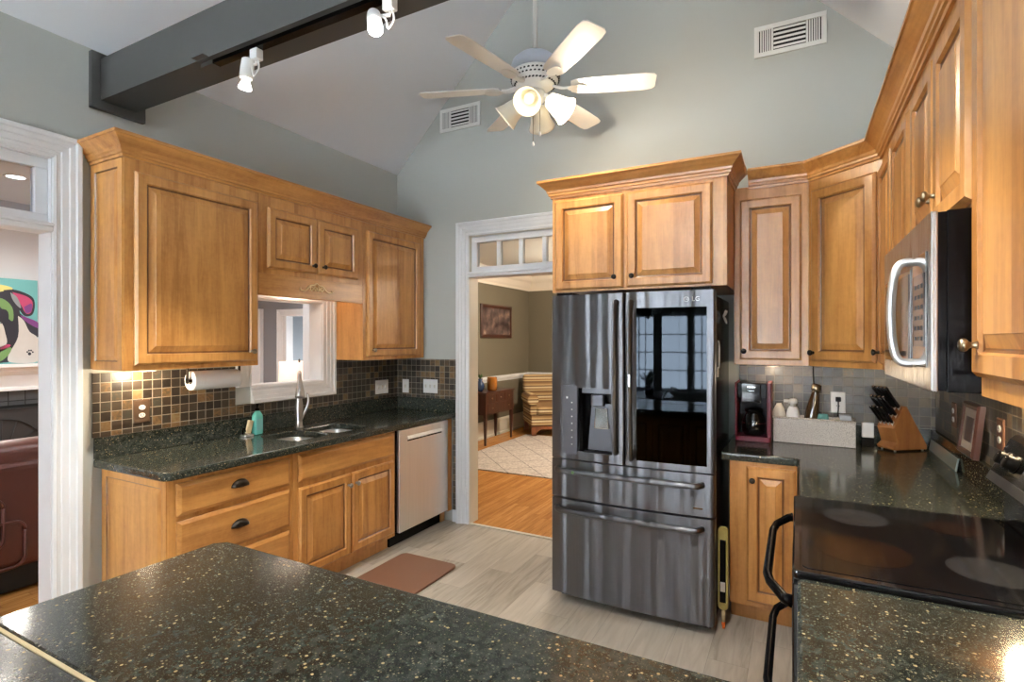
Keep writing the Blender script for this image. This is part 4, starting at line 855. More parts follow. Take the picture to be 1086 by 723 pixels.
t = thing('power_cord', 'black plug and cord in the white outlet behind the basket', 'plug', (.215, YB - T - .01, 1.171)); bm = NB(); box(bm, -.014, .014, -.028, -.0, -.014, .014); obj('plug', bm, 'black_plastic', t, bevel=.004)
bm = NB(); tube(bm, smoothpath([(0, -.02, -.012), (0, -.024, -.05), (-.002, -.02, -.10), (.004, -.012, -.145)]), .0035, seg=8); obj('cord', bm, 'black_plastic', t)
bm = NB(); tube(bm, smoothpath([(.085, YB - .018, 1.379), (.088, YB - .016, 1.28), (.095, YB - .016, 1.20), (.115, YB - .018, 1.10), (.14, YB - .05, 1.05)]), .0035, seg=8); o = obj('cabinet_light_cord', bm, 'black_plastic'); tag(o, 'black cord hanging down from under the corner wall cabinet', 'cord')
# white box behind the knife block
t = thing('napkin_holder', 'white and black upright holder behind the knife block', 'holder', (.355, 3.67, .916)); bm = NB(); box(bm, -.028, .03, -.012, .02, .05, .135); obj('white_panel', bm, 'white_plastic', t, bevel=.003); bm = NB(); box(bm, -.028, .03, -.016, .03, .0, .05); obj('stand', bm, 'black_plastic', t)
# knife block
KB = thing('knife_block', 'slanted wooden knife block in the counter corner', 'knife block', (.468, 3.545, .916), R(38))
bm = NB(); prism(bm, [(0, .006), (.205, .006), (.205, .03), (.075, .245), (.055, .245), (-.004, .125), (.022, .045), (-.008, .022)], lambda a, b, d: (a, d, b), 0, .112); obj('block_body', bm, 'block_wood', KB, bevel=.003)
for a in ((.015, .015), (.19, .015), (.015, .097), (.19, .097)):
    bm = NB(); cyl(bm, (a[0], a[1], 0), (a[0], a[1], .006), .006, seg=10); obj('foot', bm, 'paper', KB)
kM = Matrix.Translation(KB.location) @ Matrix.Rotation(R(38), 4, 'Z')
dirv = Vector((-.62, 0, .78)).normalized(); LAB = ['row nearest the top of the block', 'middle row of the block', 'lowest row of the block']
first = {}
for row, (q, n_, hl, hr) in enumerate(((.90, 4, 0.147, .0115), (.55, 4, 0.136, .010), (.2, 4, 0.118, .0085))):
    for k in range(n_):
        s_ = Vector((-.004 + .055 * q, .018 + .076 * k / (n_ - 1), .125 + .12 * q)); wp = kM @ s_
        if row not in first:
            kt = thing('kitchen_knife', 'black-handled knife in the %s' % LAB[row], 'knife', wp, R(38), 'knives in the %s' % LAB[row])
            bm = NB(); prism(bm, [(-.010, -.02), (.010, -.02), (.010, .012), (-.010, .012)], lambda a, b, d: tuple(Vector((a * .78, d, a * .62)) + dirv * b), -.0012, .0012); obj('blade', bm, 'steel', kt)
            bm = NB(); hr = hr * 1.25; rr = [hr * .9, hr, hr * .85, hr, hr * 1.08, hr * .6]; tube(bm, [dirv * z for z in (.010, .02, hl * .45, hl * .75, hl * .95, hl)], rr, seg=10, flat=.75); obj('handle', bm, 'black_gloss', kt, smooth=True)
            bm = NB(); c_ = dirv * (hl + .0005); cyl(bm, c_ - dirv * .002, c_ + dirv * .001, hr * .55, seg=10); obj('end_cap', bm, 'chrome', kt); first[row] = kt
        else:
            kt = first[row].copy(); C.objects.link(kt); kt.location = wp
            for ch in list(first[row].children): c2_ = ch.copy(); C.objects.link(c2_); c2_.parent = kt
# glass cutting board strip
bm = NB(); box(bm, -.004, .004, -.28, .28, 0, .062); o = obj('glass_cutting_board', bm, 'glass_green', bevel=.002); o.location = (XR - .045, 3.42, .916); o.rotation_euler = (0, R(9), 0); tag(o, 'low strip of greenish glass leaning on the right granite upstand', 'cutting board')
# framed picture leaning on the right wall
t = thing('picture_frame', 'dark wooden picture frame leaning on the right backsplash', 'picture frame', (XR - .05, 2.965, 1.026), R(-90))
bm = NB(); w_, h_ = .235, .225
bm2 = loops_mesh(NB(), w_, h_, [(0, .02), (0, 0), (.008, -.008), (.022, -.004), (.026, .004)], -w_ / 2, 0, 0); fo = obj('frame', bm2, 'mahogany', t)
bm = NB(); box(bm, -w_ / 2 + .026, w_ / 2 - .026, .002, .0035, .026, h_ - .026); obj('mat_board', bm, 'photo_print', t); bm = NB(); box(bm, -.055, .055, .0005, .0018, .06, h_ - .06); obj('print', bm, 'print_picture', t)
for nm in t.children: nm.rotation_euler = (R(-6), 0, 0)
plate('wall_outlet', 'outlet on the right tile beyond the picture frame', 'outlet', (XR - T, 3.34, 1.155), R(-90), .075, .12, 'outlet', pmat='rubber_brown')
plate('wall_outlet', 'outlet on the right tile just behind the range knobs', 'outlet', (XR - T, 2.66, 1.165), R(-90), .075, .12, 'outlet', pmat='rubber_brown')
t = thing('spoon_rest', 'white ceramic oval piece behind the range control knobs', 'spoon rest', (XR - .028, 2.50, 1.025)); bm = NB(); prism(bm, [(.055 * math.cos(a), .042 + .042 * math.sin(a)) for a in [2 * math.pi * i / 24 for i in range(24)]], lambda a, b, d: (d, a, b), -.006, .006); obj('plate', bm, 'white_plastic', t, bevel=.004)

# ------------------------------------------------------------------ vents
def vent(label, xc, zc, w_, h_):
    t = thing('air_vent', label, 'vent', (xc, YB, zc))
    bm = NB(); b_ = .028
    for a in ((-w_ / 2, w_ / 2, -h_ / 2, -h_ / 2 + b_), (-w_ / 2, w_ / 2, h_ / 2 - b_, h_ / 2), (-w_ / 2, -w_ / 2 + b_, -h_ / 2 + b_, h_ / 2 - b_), (w_ / 2 - b_, w_ / 2, -h_ / 2 + b_, h_ / 2 - b_)): box(bm, a[0], a[1], -.010, 0, a[2], a[3])
    xa, xb = -w_ / 2 + b_ + (w_ - 2 * b_) * .22, -w_ / 2 + b_ + (w_ - 2 * b_) * .78
    for x in (xa, xb): box(bm, x - .006, x + .006, -.010, 0, -h_ / 2 + b_, h_ / 2 - b_)
    obj('vent_frame', bm, 'white_plastic', t, bevel=.001)
    bm = NB(); box(bm, -w_ / 2 + b_, w_ / 2 - b_, -.0015, -.0005, -h_ / 2 + b_, h_ / 2 - b_); obj('duct_opening', bm, 'dark_void', t)
    hh = h_ - 2 * b_
    for i in range(5):
        bm = NB(); box(bm, xa + .007, xb - .007, -.0055, -.0045, -.007, .007); bm.transform(Matrix.Translation((0, -.001, -hh / 2 + hh * (i + .5) / 5)) ); obj('louver', bm, 'white_plastic', t)
    for s_ in (-1, 1):
        for i in range(5):
            x = (xa if s_ < 0 else xb) + s_ * (.014 + i * ((w_ - 2 * b_) * .22 - .012) / 5); bm = NB(); box(bm, x - .004, x + .004, -.006, -.005, -hh / 2, hh / 2); obj('louver', bm, 'white_plastic', t)
vent('white air vent high on the back wall left behind the ceiling fan', -2.49, 3.383, .40, .195)
vent('white air vent high on the back wall right of the ceiling fan', -.043, 3.417, .40, .195)

# ------------------------------------------------------------------ ceiling fan
FXc, FYc, FZ = -1.30, 2.72, 2.925
t = thing('ceiling_fan', 'white six-blade ceiling fan with four frosted lamp shades', 'ceiling fan', (FXc, FYc, FZ))
ceil_z = RIDGE_Z - abs(FXc - RIDGE_X) * s - FZ
bm = NB(); cyl(bm, (0, 0, .16), (0, 0, ceil_z - .05), .0125); obj('downrod', bm, 'white_enamel', t, smooth=False)
bm = NB(); lathe(bm, [(.02, ceil_z - .12), (.06, ceil_z - .08), (.07, ceil_z + .03)]); obj('canopy', bm, 'white_enamel', t, smooth=True)
bm = NB(); lathe(bm, [(.03, .205), (.05, .20), (.095, .185), (.125, .16), (.138, .125), (.136, .10), (.125, .095)], seg=40); obj('motor_housing', bm, 'grey_enamel', t, smooth=True, label='blue-grey upper motor dome')
bm = NB(); lathe(bm, [(.125, .095), (.134, .088), (.130, .045), (.10, .015), (.06, .0), (.03, -.005)], seg=40); mh = obj('motor_vent_ring', bm, 'white_enamel', t, smooth=True)
bm = NB()
for i in range(36):
    for j, (r_, z_) in enumerate(((.1325, .070), (.130, .050), (.112, .026))):
        a = R(10 * i + 5 * j); box(bm, -.006, .006, -.004, .004, -.003, .003); bmesh.ops.transform(bm, matrix=Matrix.Translation((math.cos(a) * r_, math.sin(a) * r_, z_)) @ Matrix.Rotation(a + R(45), 4, 'Z'), verts=bm.verts[-8:])
obj('vent_holes', bm, 'black_matte', mh)
BL = None
for k in range(6):
    a = R(20 + 60 * k)
    bm = NB(); tube(bm, smoothpath([(.10, 0, .018), (.15, 0, .003), (.19, 0, .004)]), [.014] * 6 + [.013] * 6 + [.012], seg=8, flat=.45)
    prism(bm, [(.18 + .06 * (1 + math.cos(q)) * .9, .034 * math.sin(q)) for q in [2 * math.pi * i / 20 for i in range(20)]], XYZ, -.0035, .0)
    bm.transform(Matrix.Rotation(a, 4, 'Z')); obj('blade_iron', bm, 'white_enamel', t)
    bm = NB(); out = []
    for x, hw in ((.20, .045), (.23, .058), (.40, .066), (.60, .068), (.645, .062), (.66, .045)): out.append((x, hw))
    pts = out + [(x, -h) for x, h in reversed(out)]
    prism(bm, pts, XYZ, 0, .006); bm.transform(Matrix.Rotation(a, 4, 'Z') @ Matrix.Translation((0, 0, .006)) @ Matrix.Rotation(R(-12), 4, 'X')); obj('blade', bm, 'white_enamel', t, bevel=.002)
bm = NB(); lathe(bm, [(.035, .0), (.055, -.012), (.06, -.04), (.05, -.065), (.02, -.08), (.001, -.082)], seg=28); obj('light_kit_hub', bm, 'white_enamel', t, smooth=True)
for k, ang in enumerate((-78, 12, 102, 192)):
    a = R(ang); d = Vector((math.cos(a) * .78, math.sin(a) * .78, -.62)).normalized(); p = Vector((math.cos(a) * .045, math.sin(a) * .045, -.035))
    bm = NB(); cyl(bm, p, p + d * .045, .018, .022); arm = obj('lamp_arm', bm, 'white_enamel', t)
    q = p + d * .04; lit = (k == 1)
    bm = NB(); prof = [(.026, 0), (.042, .012), (.052, .045), (.060, .085), (.072, .118), (.078, .132)]
    lathe(bm, prof + [(r_ - .003, h) for r_, h in reversed(prof)], q, d, seg=28, caps=False); sh = obj('lamp_shade', bm, 'shade_lit' if lit else 'shade_glass', t, smooth=True, label='brightly lit frosted shade' if lit else None)
    bm = NB(); lathe(bm, [(.012, .01), (.014, .035), (.026, .062), (.028, .078), (.018, .098), (.002, .104)], q, d, seg=18); obj('bulb', bm, 'bulb' if lit else 'bulb_dim', sh, smooth=True)
    wp = Vector((FXc, FYc, FZ)) + q + d * (.15 if lit else .13)
    lamp('fan_lamp', 'POINT', wp, 24 if lit else .5, (1, .86, .66), .03)
for i, (dx, dy, L) in enumerate(((.005, -.035, .30), (.045, -.03, .25))):
    bm = NB(); cyl(bm, (dx, dy, -.06), (dx, dy, -L), .0018, seg=6); ch = obj('pull_chain', bm, 'brass_antique', t); bm = NB(); lathe(bm, [(.002, 0), (.006, -.006), (.0075, -.02), (.003, -.026)], (dx, dy, -L), seg=10); obj('chain_pull', bm, 'white_enamel', ch)

# ------------------------------------------------------------------ track lighting
TY = 1.47
t = thing('track_rail', 'dark lighting track under the charcoal ceiling beam', 'track light', (-1.5, TY, 2.744)); bm = NB(); box(bm, -2.25, .2, TY - .017, TY + .017, 2.728, 2.7445); obj('rail', bm, 'black_plastic', t, W=True); bm = NB(); box(bm, -2.33, -2.25, TY - .02, TY + .02, 2.726, 2.7445); obj('end_feed', bm, 'beam_paint', t, W=True)
bm = NB(); box(bm, -2.32, -2.24, TY - .07, TY - .045, 2.743, 2.7448); 
obj('cover_plate', bm, 'beam_paint', t, W=True)
def track_head(label, x, target, watt, bright, dz=-.14, dx=-.03, dy=-.02):
    t = thing('track_spotlight', label, 'spotlight', (x, TY, 2.728)); 
    bm = NB(); box(bm, -.022, .022, -.017, .017, -.045, 0); obj('adapter', bm, 'white_plastic', t, bevel=.004)
    q = Vector((dx, dy, -.075)); d = (Vector(target) - (Vector(t.location) + q)).normalized()
    bm = NB(); tube(bm, [(0, 0, -.045), (0, 0, -.06), tuple(q * .9)], .006, seg=8); obj('swivel', bm, 'white_plastic', t)
    bm = NB(); tube(bm, smoothpath([(.012, 0, -.045), (.028, -.01, -.09), (.012, -.02, -.12), (-.005, -.02, -.08), tuple(q - d * .03)]), .0035, seg=8); obj('cable', bm, 'white_plastic', t)
    bm = NB(); lathe(bm, [(.018, -.035), (.024, -.03), (.026, .0), (.026, .045), (.020, .047)], q, d, seg=22); hd = obj('lamp_head', bm, 'white_plastic', t, smooth=False)
    bm = NB(); lathe(bm, [(.010, .045), (.014, .055), (.025, .082), (.0255, .088), (.001, .089)], q, d, seg=22); obj('bulb', bm, 'bulb_white' if bright else 'bulb', hd)
    p = Vector(t.location) + q + d * .10
    lamp('track_lamp', 'SPOT', p, watt, (1, .95, .86), .02, target=target, spot=80 if not bright else 110)
track_head('white track spotlight at the left end of the ceiling beam', -1.985, (-2.35, 1.35, 0), 110, False)
track_head('glaring white track spotlight near the top of the picture', -1.27, (-.55, .7, 1.4), 60, True, dx=-.045, dy=-.03)
track_head('white track spotlight at the right end of the beam', -.35, (.1, 1.9, .9), 70, False)

# ------------------------------------------------------------------ dining room contents
t = thing('framed_picture', 'dark-framed print on the olive dining room wall', 'picture', (XD, 7.54, 1.56), R(90)); w_, h_ = 1.0, .53
obj('frame', loops_mesh(NB(), w_, h_, [(0, 0), (0, -.02), (.02, -.03), (.05, -.022), (.055, -.012)], -w_ / 2, 0, -.001), 'mahogany', t)
bm = NB(); box(bm, -w_ / 2 + .055, w_ / 2 - .055, -.0145, -.013, .055, h_ - .055); obj('print', bm, 'print_picture', t)
t = thing('console_table', 'dark mahogany console table with three small drawers', 'table', (-4.12, 7.05, 0), R(90))   # local x = world y, front towards +x
W2, Dp = .42, .17
bm = NB(); box(bm, -W2 - .02, W2 + .02, -Dp - .02, Dp, .745, .77); obj('table_top', bm, 'mahogany', t, bevel=.004)
bm = NB(); box(bm, -W2, W2, -Dp, Dp - .01, .44, .7445); obj('drawer_case', bm, 'mahogany', t)
for x0_, x1_ in ((-.38, -.14), (-.12, .12), (.14, .38)):
    bm = NB(); box(bm, x0_, x1_, -Dp - .008, -Dp - .0005, .62, .725); dd = obj('drawer', bm, 'mahogany', t, bevel=.003); bm = NB(); lathe(bm, [(.006, 0), (.012, .012), (.002, .02)], ((x0_ + x1_) / 2, -Dp - .008, .672), (0, -1, 0), seg=10); obj('knob', bm, 'brass_antique', dd)
bm = NB(); box(bm, -.38, .38, -Dp - .008, -Dp - .0005, .46, .60); dd = obj('drawer', bm, 'mahogany', t, bevel=.003)
for x_ in (-.25, .25): bm = NB(); lathe(bm, [(.006, 0), (.012, .012), (.002, .02)], (x_, -Dp - .008, .53), (0, -1, 0), seg=10); obj('knob', bm, 'brass_antique', dd)
for sx_ in (-1, 1):
    for sy_ in (-1, 1):
        bm = NB(); x, y = sx_ * (W2 - .025), (-Dp + .025 if sy_ < 0 else Dp - .035); prev = None
        for z, r_ in ((0, .012), (.08, .014), (.44, .023)):
            c = ring(bm, [(x - r_, y - r_, z), (x + r_, y - r_, z), (x + r_, y + r_, z), (x - r_, y + r_, z)])
            if prev: bridge(bm, prev, c, smooth=False)
            else: bm.faces.new(c)
            prev = c
        bm.faces.new(prev); obj('leg', bm, 'mahogany', t)
t = thing('vase', 'blue glass vase with a small green plant on the console table', 'vase', (-4.10, 6.72, .771)); bm = NB(); lathe(bm, [(.03, 0), (.055, .04), (.065, .08), (.05, .13), (.028, .16), (.035, .19)], seg=22); obj('vase_body', bm, 'blue_glass', t, smooth=True)
bm = NB(); rnd = random.Random(5)
for i in range(16):
    a = rnd.uniform(0, 6.28); L = rnd.uniform(.05, .10); p0 = Vector((0, 0, .18)); d = Vector((math.cos(a) * .6, math.sin(a) * .6, 1)).normalized(); tip = p0 + d * L; u = d.cross(Vector((0, 0, 1))).normalized() * .014
    c = [bm.verts.new(p) for p in (p0, p0 + d * L * .5 + u, tip, p0 + d * L * .5 - u)]; bm.faces.new(c)
obj('foliage', bm, 'leaf', t)
t = thing('glass_jar', 'amber glass jar on the console table beside the blue vase', 'jar', (-4.05, 6.98, .771)); bm = NB(); prof = [(.06, 0), (.075, .01), (.08, .15), (.072, .19), (.075, .20)]; lathe(bm, prof + [(.070, .20), (.067, .19), (.07, .02), (.001, .02)], seg=22, caps=False); obj('jar_body', bm, 'amber_glass', t, smooth=True)
bm = NB(); prism(bm, [(-3.83, 5.55), (-3.22, 5.38), (-.9, 5.42), (-.9, 7.9), (-3.83, 7.75)][:0] or [(-3.85, 5.37), (-.8, 5.43), (-.8, 8.0), (-3.85, 7.72)], XYZ, .001, .012); o = obj('area_rug', bm, 'rug'); tag(o, 'pale grey rug with faint diamond lines on the dining room floor', 'rug'); center(o)
# armchair
t = thing('armchair', 'brown and cream striped wing armchair in the dining room corner', 'armchair', (-3.63, 8.12, 0), R(38))
bm = NB(); box(bm, -.37, .37, -.36, .34, .16, .34); obj('seat_base', bm, 'stripe_fabric', t, bevel=.02)
bm = NB(); box(bm, -.28, .28, -.38, .22, .345, .47); obj('seat_cushion', bm, 'stripe_fabric', t, bevel=.05, seg=4)
bm = NB(); box(bm, -.36, .36, .20, .36, .34, .97); bm.transform(Matrix.Translation((0, .02, 0)) @ Matrix.Rotation(R(-5), 4, 'X')); obj('backrest', bm, 'stripe_fabric', t, bevel=.05, seg=4)
for s_ in (-1, 1):
    bm = NB(); box(bm, s_ * .33 - .055, s_ * .33 + .055, -.34, .22, .345, .52); lathe(bm, [(.085, 0), (.095, .02), (.09, .54), (.07, .58)], (s_ * .345, -.38, .585), (0, 1, 0), seg=20); obj('arm', bm, 'stripe_fabric', t, bevel=.015)
    for y in (-.31, .29):
        bm = NB(); x = s_ * .32; prism(bm, [(x - .035, y - .035), (x + .035, y - .035), (x + .035, y + .035), (x - .035, y + .035)], XYZ, .013, .16); obj('leg', bm, 'chair_wood', t)
bm = NB(); prism(bm, [(-.37, .159), (.37, .159), (.37, .04), (.30, .06), (.22, .115), (-.22, .115), (-.30, .06), (-.37, .04)], lambda a, b, d: (a, d, b), -.375, -.355); obj('front_apron', bm, 'chair_wood', t)
t = thing('added_pendant', 'small ceiling lamp added out of view to light the dining room', 'ceiling light', (-2.1, 6.6, ZD)); bm = NB(); lathe(bm, [(.07, -.03), (.16, -.05), (.15, -.12), (.06, -.16), (.001, -.165)], seg=24); obj('glass_bowl', bm, 'bulb', t, smooth=True); bm = NB(); lathe(bm, [(.08, 0), (.08, -.03), (.02, -.035)]); obj('ceiling_mount', bm, 'brass_antique', t)  # lamp added out of view to light the dining room
lamp('dining_fill', 'POINT', (-2.1, 6.6, 2.30), 120, (1, .84, .66), .12)  # added light below the invented pendant
lamp('dining_fill', 'POINT', (.3, 6.0, 2.2), 60, (1, .86, .70), .15)  # second added fill light, without any fixture

# ------------------------------------------------------------------ family room contents
MZ = 1.24
t = thing('fireplace', 'white mantel with dark tile surround in the family room', 'fireplace', (XF, 2.5, 0), R(90))
bm = NB(); prism(bm, [(0, MZ - .05), (-.0, MZ), (-.24, MZ), (-.24, MZ - .035), (-.20, MZ - .05)], lambda a, b, d: (d, a, b), -1.05, 1.25); obj('mantel_shelf', bm, 'white_trim', t)
bm = NB(); prism(bm, [(0, .92), (0, MZ - .05), (-.18, MZ - .05), (-.17, MZ - .09), (-.12, MZ - .13), (-.10, MZ - .14), (-.10, .97), (-.12, .95), (-.12, .92)], lambda a, b, d: (d, a, b), -1.0, 1.2); obj('mantel_frieze', bm, 'white_trim', t)
bm = NB(); box(bm, -1.0, -.82, -.10, 0, 0, .92); obj('pilaster', bm, 'white_trim', t); bm = NB(); box(bm, 1.02, 1.2, -.10, 0, 0, .92); obj('pilaster', bm, 'white_trim', t)
bm = NB(); box(bm, -.82, 1.02, -.03, 0, 0, .92); obj('tile_surround', bm, 'dark_tile', t); bm = NB(); box(bm, -.45, .75, -.033, -.03, 0, .74); obj('firebox', bm, 'dark_void', t)
t = thing('fireplace_screen', 'black metal arched fireplace screen behind the recliner', 'fire screen', (XF + .22, 2.72, 0), R(90))
bm = NB(); w_ = .62
for a in ((-w_, -w_ + .02), (w_ - .02, w_)): box(bm, a[0], a[1], -.01, .01, 0, .72)
box(bm, -w_, w_, -.01, .01, .70, .72); box(bm, -w_, w_, -.01, .01, 0, .02)
tube(bm, [(math.cos(q) * .45, -.012, .08 + math.sin(q) * .52) for q in [math.pi * i / 16 for i in range(17)]], .008, seg=6)
for q in (.35, .8, 1.25, 1.57, 1.9, 2.35, 2.8): tube(bm, [(0, -.012, .08), (math.cos(q) * .45, -.012, .08 + math.sin(q) * .52)], .006, seg=6)
obj('screen_frame', bm, 'black_matte', t); bm = NB(); box(bm, -w_ + .02, w_ - .02, .001, .004, .02, .70); obj('mesh_screen', bm, 'panel_grey', t)
# painting
t = thing('dog_painting', 'colourful unframed painting of a dog on the mantel', 'painting', (XF + .09, 2.60, MZ + .001), R(90))
bm = NB(); box(bm, -.51, .51, 0, .035, 0, 1.02); obj('canvas', bm, 'art_teal', t, bevel=.003)
def blob(bm, pts, d, mi, n=4):
    P = smoothpath([(a, 0, b) for a, b in pts + [pts[0]]], n)[:-1]; prism(bm, [(p.x, p.z) for p in P], lambda a, b, dd: (a, dd, b), -d, -d + .0012, mi)
bm = NB(); PM = ['art_black', 'dog_white', 'art_pink', 'art_green', 'art_yellow', 'art_purple', 'art_grey']
def px2(u, v): return (u / 192 * .352 + .155, 1.01 - (v - 90) / 450 * 1.0)
def B(d, mi, *pts): blob(bm, [px2(*p) for p in pts], d, mi)
B(.0015, 0, (-300, 540), (-300, 330), (-120, 150), (0, 140), (60, 140), (110, 180), (100, 270), (190, 320), (200, 400), (120, 380), (90, 470), (40, 535))
B(.0027, 4, (-250, 210), (-80, 125), (40, 128), (60, 145), (0, 160), (-120, 210))
B(.0027, 3, (-60, 200), (10, 195), (60, 240), (65, 310), (40, 300), (0, 240))
B(.0027, 1, (90, 285), (120, 310), (150, 370), (195, 410), (204, 530), (60, 538), (40, 500), (90, 400))
B(.0039, 0, (15, 150), (80, 145), (160, 175), (178, 220), (165, 275), (125, 285), (95, 250), (60, 200))
B(.0051, 2, (60, 158), (130, 175), (165, 205), (158, 262), (130, 270), (105, 225), (75, 180))
B(.0063, 5, (120, 235), (160, 215), (158, 258), (130, 268))
B(.0063, 6, (50, 160), (85, 185), (105, 240), (85, 230), (60, 195))
B(.0051, 1, (-80, 330), (0, 320), (25, 380), (30, 440), (-30, 470), (-100, 420))
B(.0051, 0, (-60, 250), (30, 255), (40, 310), (10, 330), (-50, 310))
B(.0051, 5, (100, 280), (190, 315), (194, 350), (130, 315)); B(.0051, 3, (-40, 480), (50, 455), (45, 490), (0, 530), (-60, 530)); B(.0051, 2, (-30, 470), (30, 440), (50, 450), (-20, 490))
for a in ((150, 492, 9), (138, 482, 5), (147, 474, 5), (158, 474, 5), (167, 483, 5)):
    B(.0051, 0, *[(a[0] + a[2] * math.cos(q), a[1] + a[2] * math.sin(q)) for q in (0, 1.05, 2.1, 3.14, 4.2, 5.25)])
obj('dog_design', bm, PM, t)
# recliner
t = thing('recliner', 'dark red-brown leather recliner seen from behind through the left opening', 'armchair', (-4.46, 1.35, 0), R(90))
# local -y faces west (world -x is local +?)
bm = NB(); box(bm, -.50, .50, -.36, -.10, .16, .80); obj('back_shell', bm, 'leather', t, bevel=.05, seg=4)
bm = NB(); lathe(bm, [(.06, -.50), (.10, -.48), (.115, -.40), (.115, .40), (.10, .48), (.06, .50)], (0, -.22, .80), (1, 0, 0), seg=20); obj('head_roll', bm, 'leather', t, smooth=True)
bm = NB(); box(bm, -.40, .40, -.10, .55, .18, .48); obj('seat_cushion', bm, 'leather', t, bevel=.05, seg=4)
for s_ in (-1, 1): bm = NB(); box(bm, s_ * .48 - .09, s_ * .48 + .09, -.14, .60, .14, .62); obj('arm', bm, 'leather', t, bevel=.06, seg=4)
bm = NB(); box(bm, -.45, .45, -.30, .50, .02, .16); obj('base', bm, 'black_matte', t)
for x0_, x1_, z0_, z1_ in ((-.30, .02, .30, .60), (-.2, .12, .18, .45)):
    bm = NB(); P = [(a, -.372, b) for a, b in rrect(x0_, x1_, z0_, z1_, .06)]; tube(bm, P + [P[0]], .010, seg=8); obj('back_seam', bm, 'leather', t)
# floor lamp seen through pass-through
t = thing('table_lamp', 'lamp with a glowing white drum shade seen through the pass-through', 'lamp', (-5.08, 4.32, 0))
bm = NB(); prof = [(.215, 1.275), (.225, .95)]; lathe(bm, prof + [(.222, .95), (.212, 1.275)], caps=False, seg=32); obj('lamp_shade', bm, 'lamp_shade_lit', t, smooth=True, label='glowing white drum shade')
bm = NB(); cyl(bm, (0, 0, .02), (0, 0, 1.28), .012); obj('pole', bm, 'bronze', t); bm = NB(); lathe(bm, [(.14, 0), (.14, .015), (.03, .03)]); obj('base', bm, 'bronze', t); bm = NB(); lathe(bm, [(.01, 1.28), (.012, 1.30), (.003, 1.31)], seg=10); box(bm, -.215, .215, -.002, .002, 1.268, 1.272); obj('finial', bm, 'bronze', t)
lamp('shade_lamp', 'POINT', (-5.08, 4.32, 1.1), 8, (1, .75, .55), .05)
for x, y in ((-5.3, 1.75), (-7.08, 2.47), (-5.4, 4.6), (-6.5, .2)):
    t = thing('recessed_light', {(-5.3, 1.75): 'round recessed ceiling light seen through the left transom', (-7.08, 2.47): 'recessed ceiling light nearest the family room fireplace', (-5.4, 4.6): 'recessed ceiling light toward the far end of the family room', (-6.5, .2): 'recessed ceiling light at the near end of the family room'}[(x, y)], 'ceiling light', (x, y, ZFam))
    bm = NB(); lathe(bm, [(.10, 0), (.10, -.006), (.075, -.008), (.075, 0)], seg=28, caps=False); obj('trim_ring', bm, 'white_plastic', t); bm = NB(); lathe(bm, [(.074, -.002), (.074, -.004)], seg=28); obj('lens', bm, 'recess_glow', t)
    lamp('recessed_lamp', 'SPOT', (x, y, ZFam - .03), 140, (1, .95, .88), .07, target=(x, y, 0), spot=150)

# ------------------------------------------------------------------ breakfast area behind the camera, mirrored in the refrigerator
t = thing('chandelier', 'black iron chandelier mirrored in the refrigerator glass', 'chandelier', (-1.55, -1.7, 1.95))
zc = RIDGE_Z - abs(-1.55 - RIDGE_X) * s - 1.95
bm = NB(); cyl(bm, (0, 0, 0), (0, 0, zc), .008, seg=8); lathe(bm, [(.005, -.14), (.03, -.11), (.05, -.07), (.02, -.03), (.03, .05), (.012, .12)], seg=14); obj('stem', bm, 'chandelier_iron', t)
for k in range(5):
    a = 2 * math.pi * k / 5; bm = NB(); tube(bm, [(math.cos(a) * r_, math.sin(a) * r_, z) for r_, z in ((.02, -.06), (.14, -.10), (.26, -.05), (.33, .04), (.35, .06))], .010, seg=8); ar = obj('arm', bm, 'chandelier_iron', t)
    bm = NB(); lathe(bm, [(.03, .06), (.055, .10), (.06, .16), (.05, .17)], (math.cos(a) * .35, math.sin(a) * .35, 0), seg=14); obj('shade', bm, 'shade_glass', ar)
t = thing('breakfast_table', 'round dark breakfast table mirrored in the refrigerator', 'table', (-1.5, -2.0, 0)); bm = NB(); lathe(bm, [(.55, .72), (.56, .735), (.55, .75)], seg=36); obj('table_top', bm, 'mahogany', t); bm = NB(); lathe(bm, [(.28, 0), (.26, .03), (.06, .08), (.05, .5), (.09, .719)], seg=20); obj('pedestal', bm, 'mahogany', t)
t = thing('potted_plant', 'leafy plant centrepiece mirrored in the refrigerator glass', 'plant', (-1.6, -1.95, .751)); bm = NB(); lathe(bm, [(.10, 0), (.13, .12), (.135, .13), (.12, .13)], seg=20); obj('pot', bm, 'black_plastic', t); bm = NB(); rnd = random.Random(8)
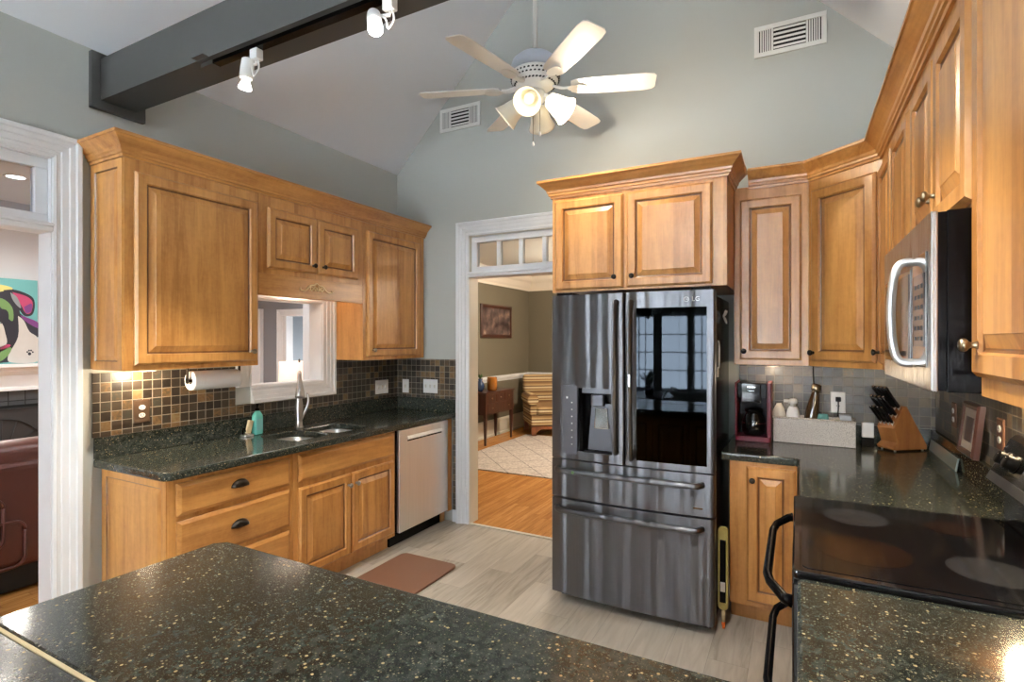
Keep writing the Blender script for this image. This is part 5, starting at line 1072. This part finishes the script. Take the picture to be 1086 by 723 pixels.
for i in range(90):
    a = rnd.uniform(0, 6.28); L = rnd.uniform(.12, .34); p0 = Vector((0, 0, .10)); d = Vector((math.cos(a) * rnd.uniform(.5, 1.6), math.sin(a) * rnd.uniform(.5, 1.6), 1)).normalized(); u = d.cross(Vector((0, 0, 1))).normalized() * .025
    c = [bm.verts.new(p) for p in (p0 + d * L * .5, p0 + d * L * .75 + u, p0 + d * L, p0 + d * L * .75 - u)]; bm.faces.new(c); tube(bm, [p0, p0 + d * L * .55], .003, seg=4)
obj('foliage', bm, 'leaf', t)
for x, y, rz in ((-1.0, -1.15, R(155)), (-2.15, -1.25, R(-140))):
    t = thing('dining_chair', 'dark round-backed chair %s the breakfast table' % ('right of' if x > -1.5 else 'left of'), 'chair', (x, y, 0), rz)
    bm = NB(); lathe(bm, [(.20, .44), (.21, .455), (.20, .47)], seg=24); obj('seat', bm, 'chandelier_iron', t)
    bm = NB(); tube(bm, smoothpath([(-.17, -.12, .46), (-.20, -.18, .70), (-.12, -.22, .90), (0, -.23, .95), (.12, -.22, .90), (.20, -.18, .70), (.17, -.12, .46)]), .011, seg=8); obj('backrest', bm, 'chandelier_iron', t)
    for lx_ in (-.13, .13):
        for ly_ in (-.13, .13): bm = NB(); cyl(bm, (lx_ * 1.25, ly_ * 1.25, 0), (lx_, ly_, .44), .012, .014, seg=10); obj('leg', bm, 'chandelier_iron', t)

# ------------------------------------------------------------------ under-cabinet and microwave lamps
def puck(label, x, y, z, watt, col=(1, .80, .55), r_=.035):
    t = thing('puck_light', label, 'cabinet light', (x, y, z)); bm = NB(); lathe(bm, [(r_ + .006, 0), (r_ + .004, -.012), (r_, -.013), (r_, 0)], seg=24, caps=False); obj('rim', bm, 'white_plastic', t)
    bm = NB(); lathe(bm, [(r_, -.006), (r_, -.010)], seg=24); obj('lens', bm, 'bulb', t); lamp('puck_lamp', 'POINT', (x, y, z - .035), watt, col, .03)
puck('round warm light under the large left wall cabinet', -3.03, 1.60, Z0U - .001, 5)
puck('round warm light above the sink hidden behind the valance', -3.02, 2.60, 1.929, 2.2, (1, .78, .60))
puck('round warm light beneath the microwave on its near side', .60, 1.72, MZ0 - .001, 5, (1, .78, .48))
puck('round warm light beneath the microwave on its far side', .635, 2.27, MZ0 - .001, 9, (1, .78, .48))
puck('round warm light under the narrow cabinet above the coffee maker', -.13, 3.62, Z1 - .001, .9)
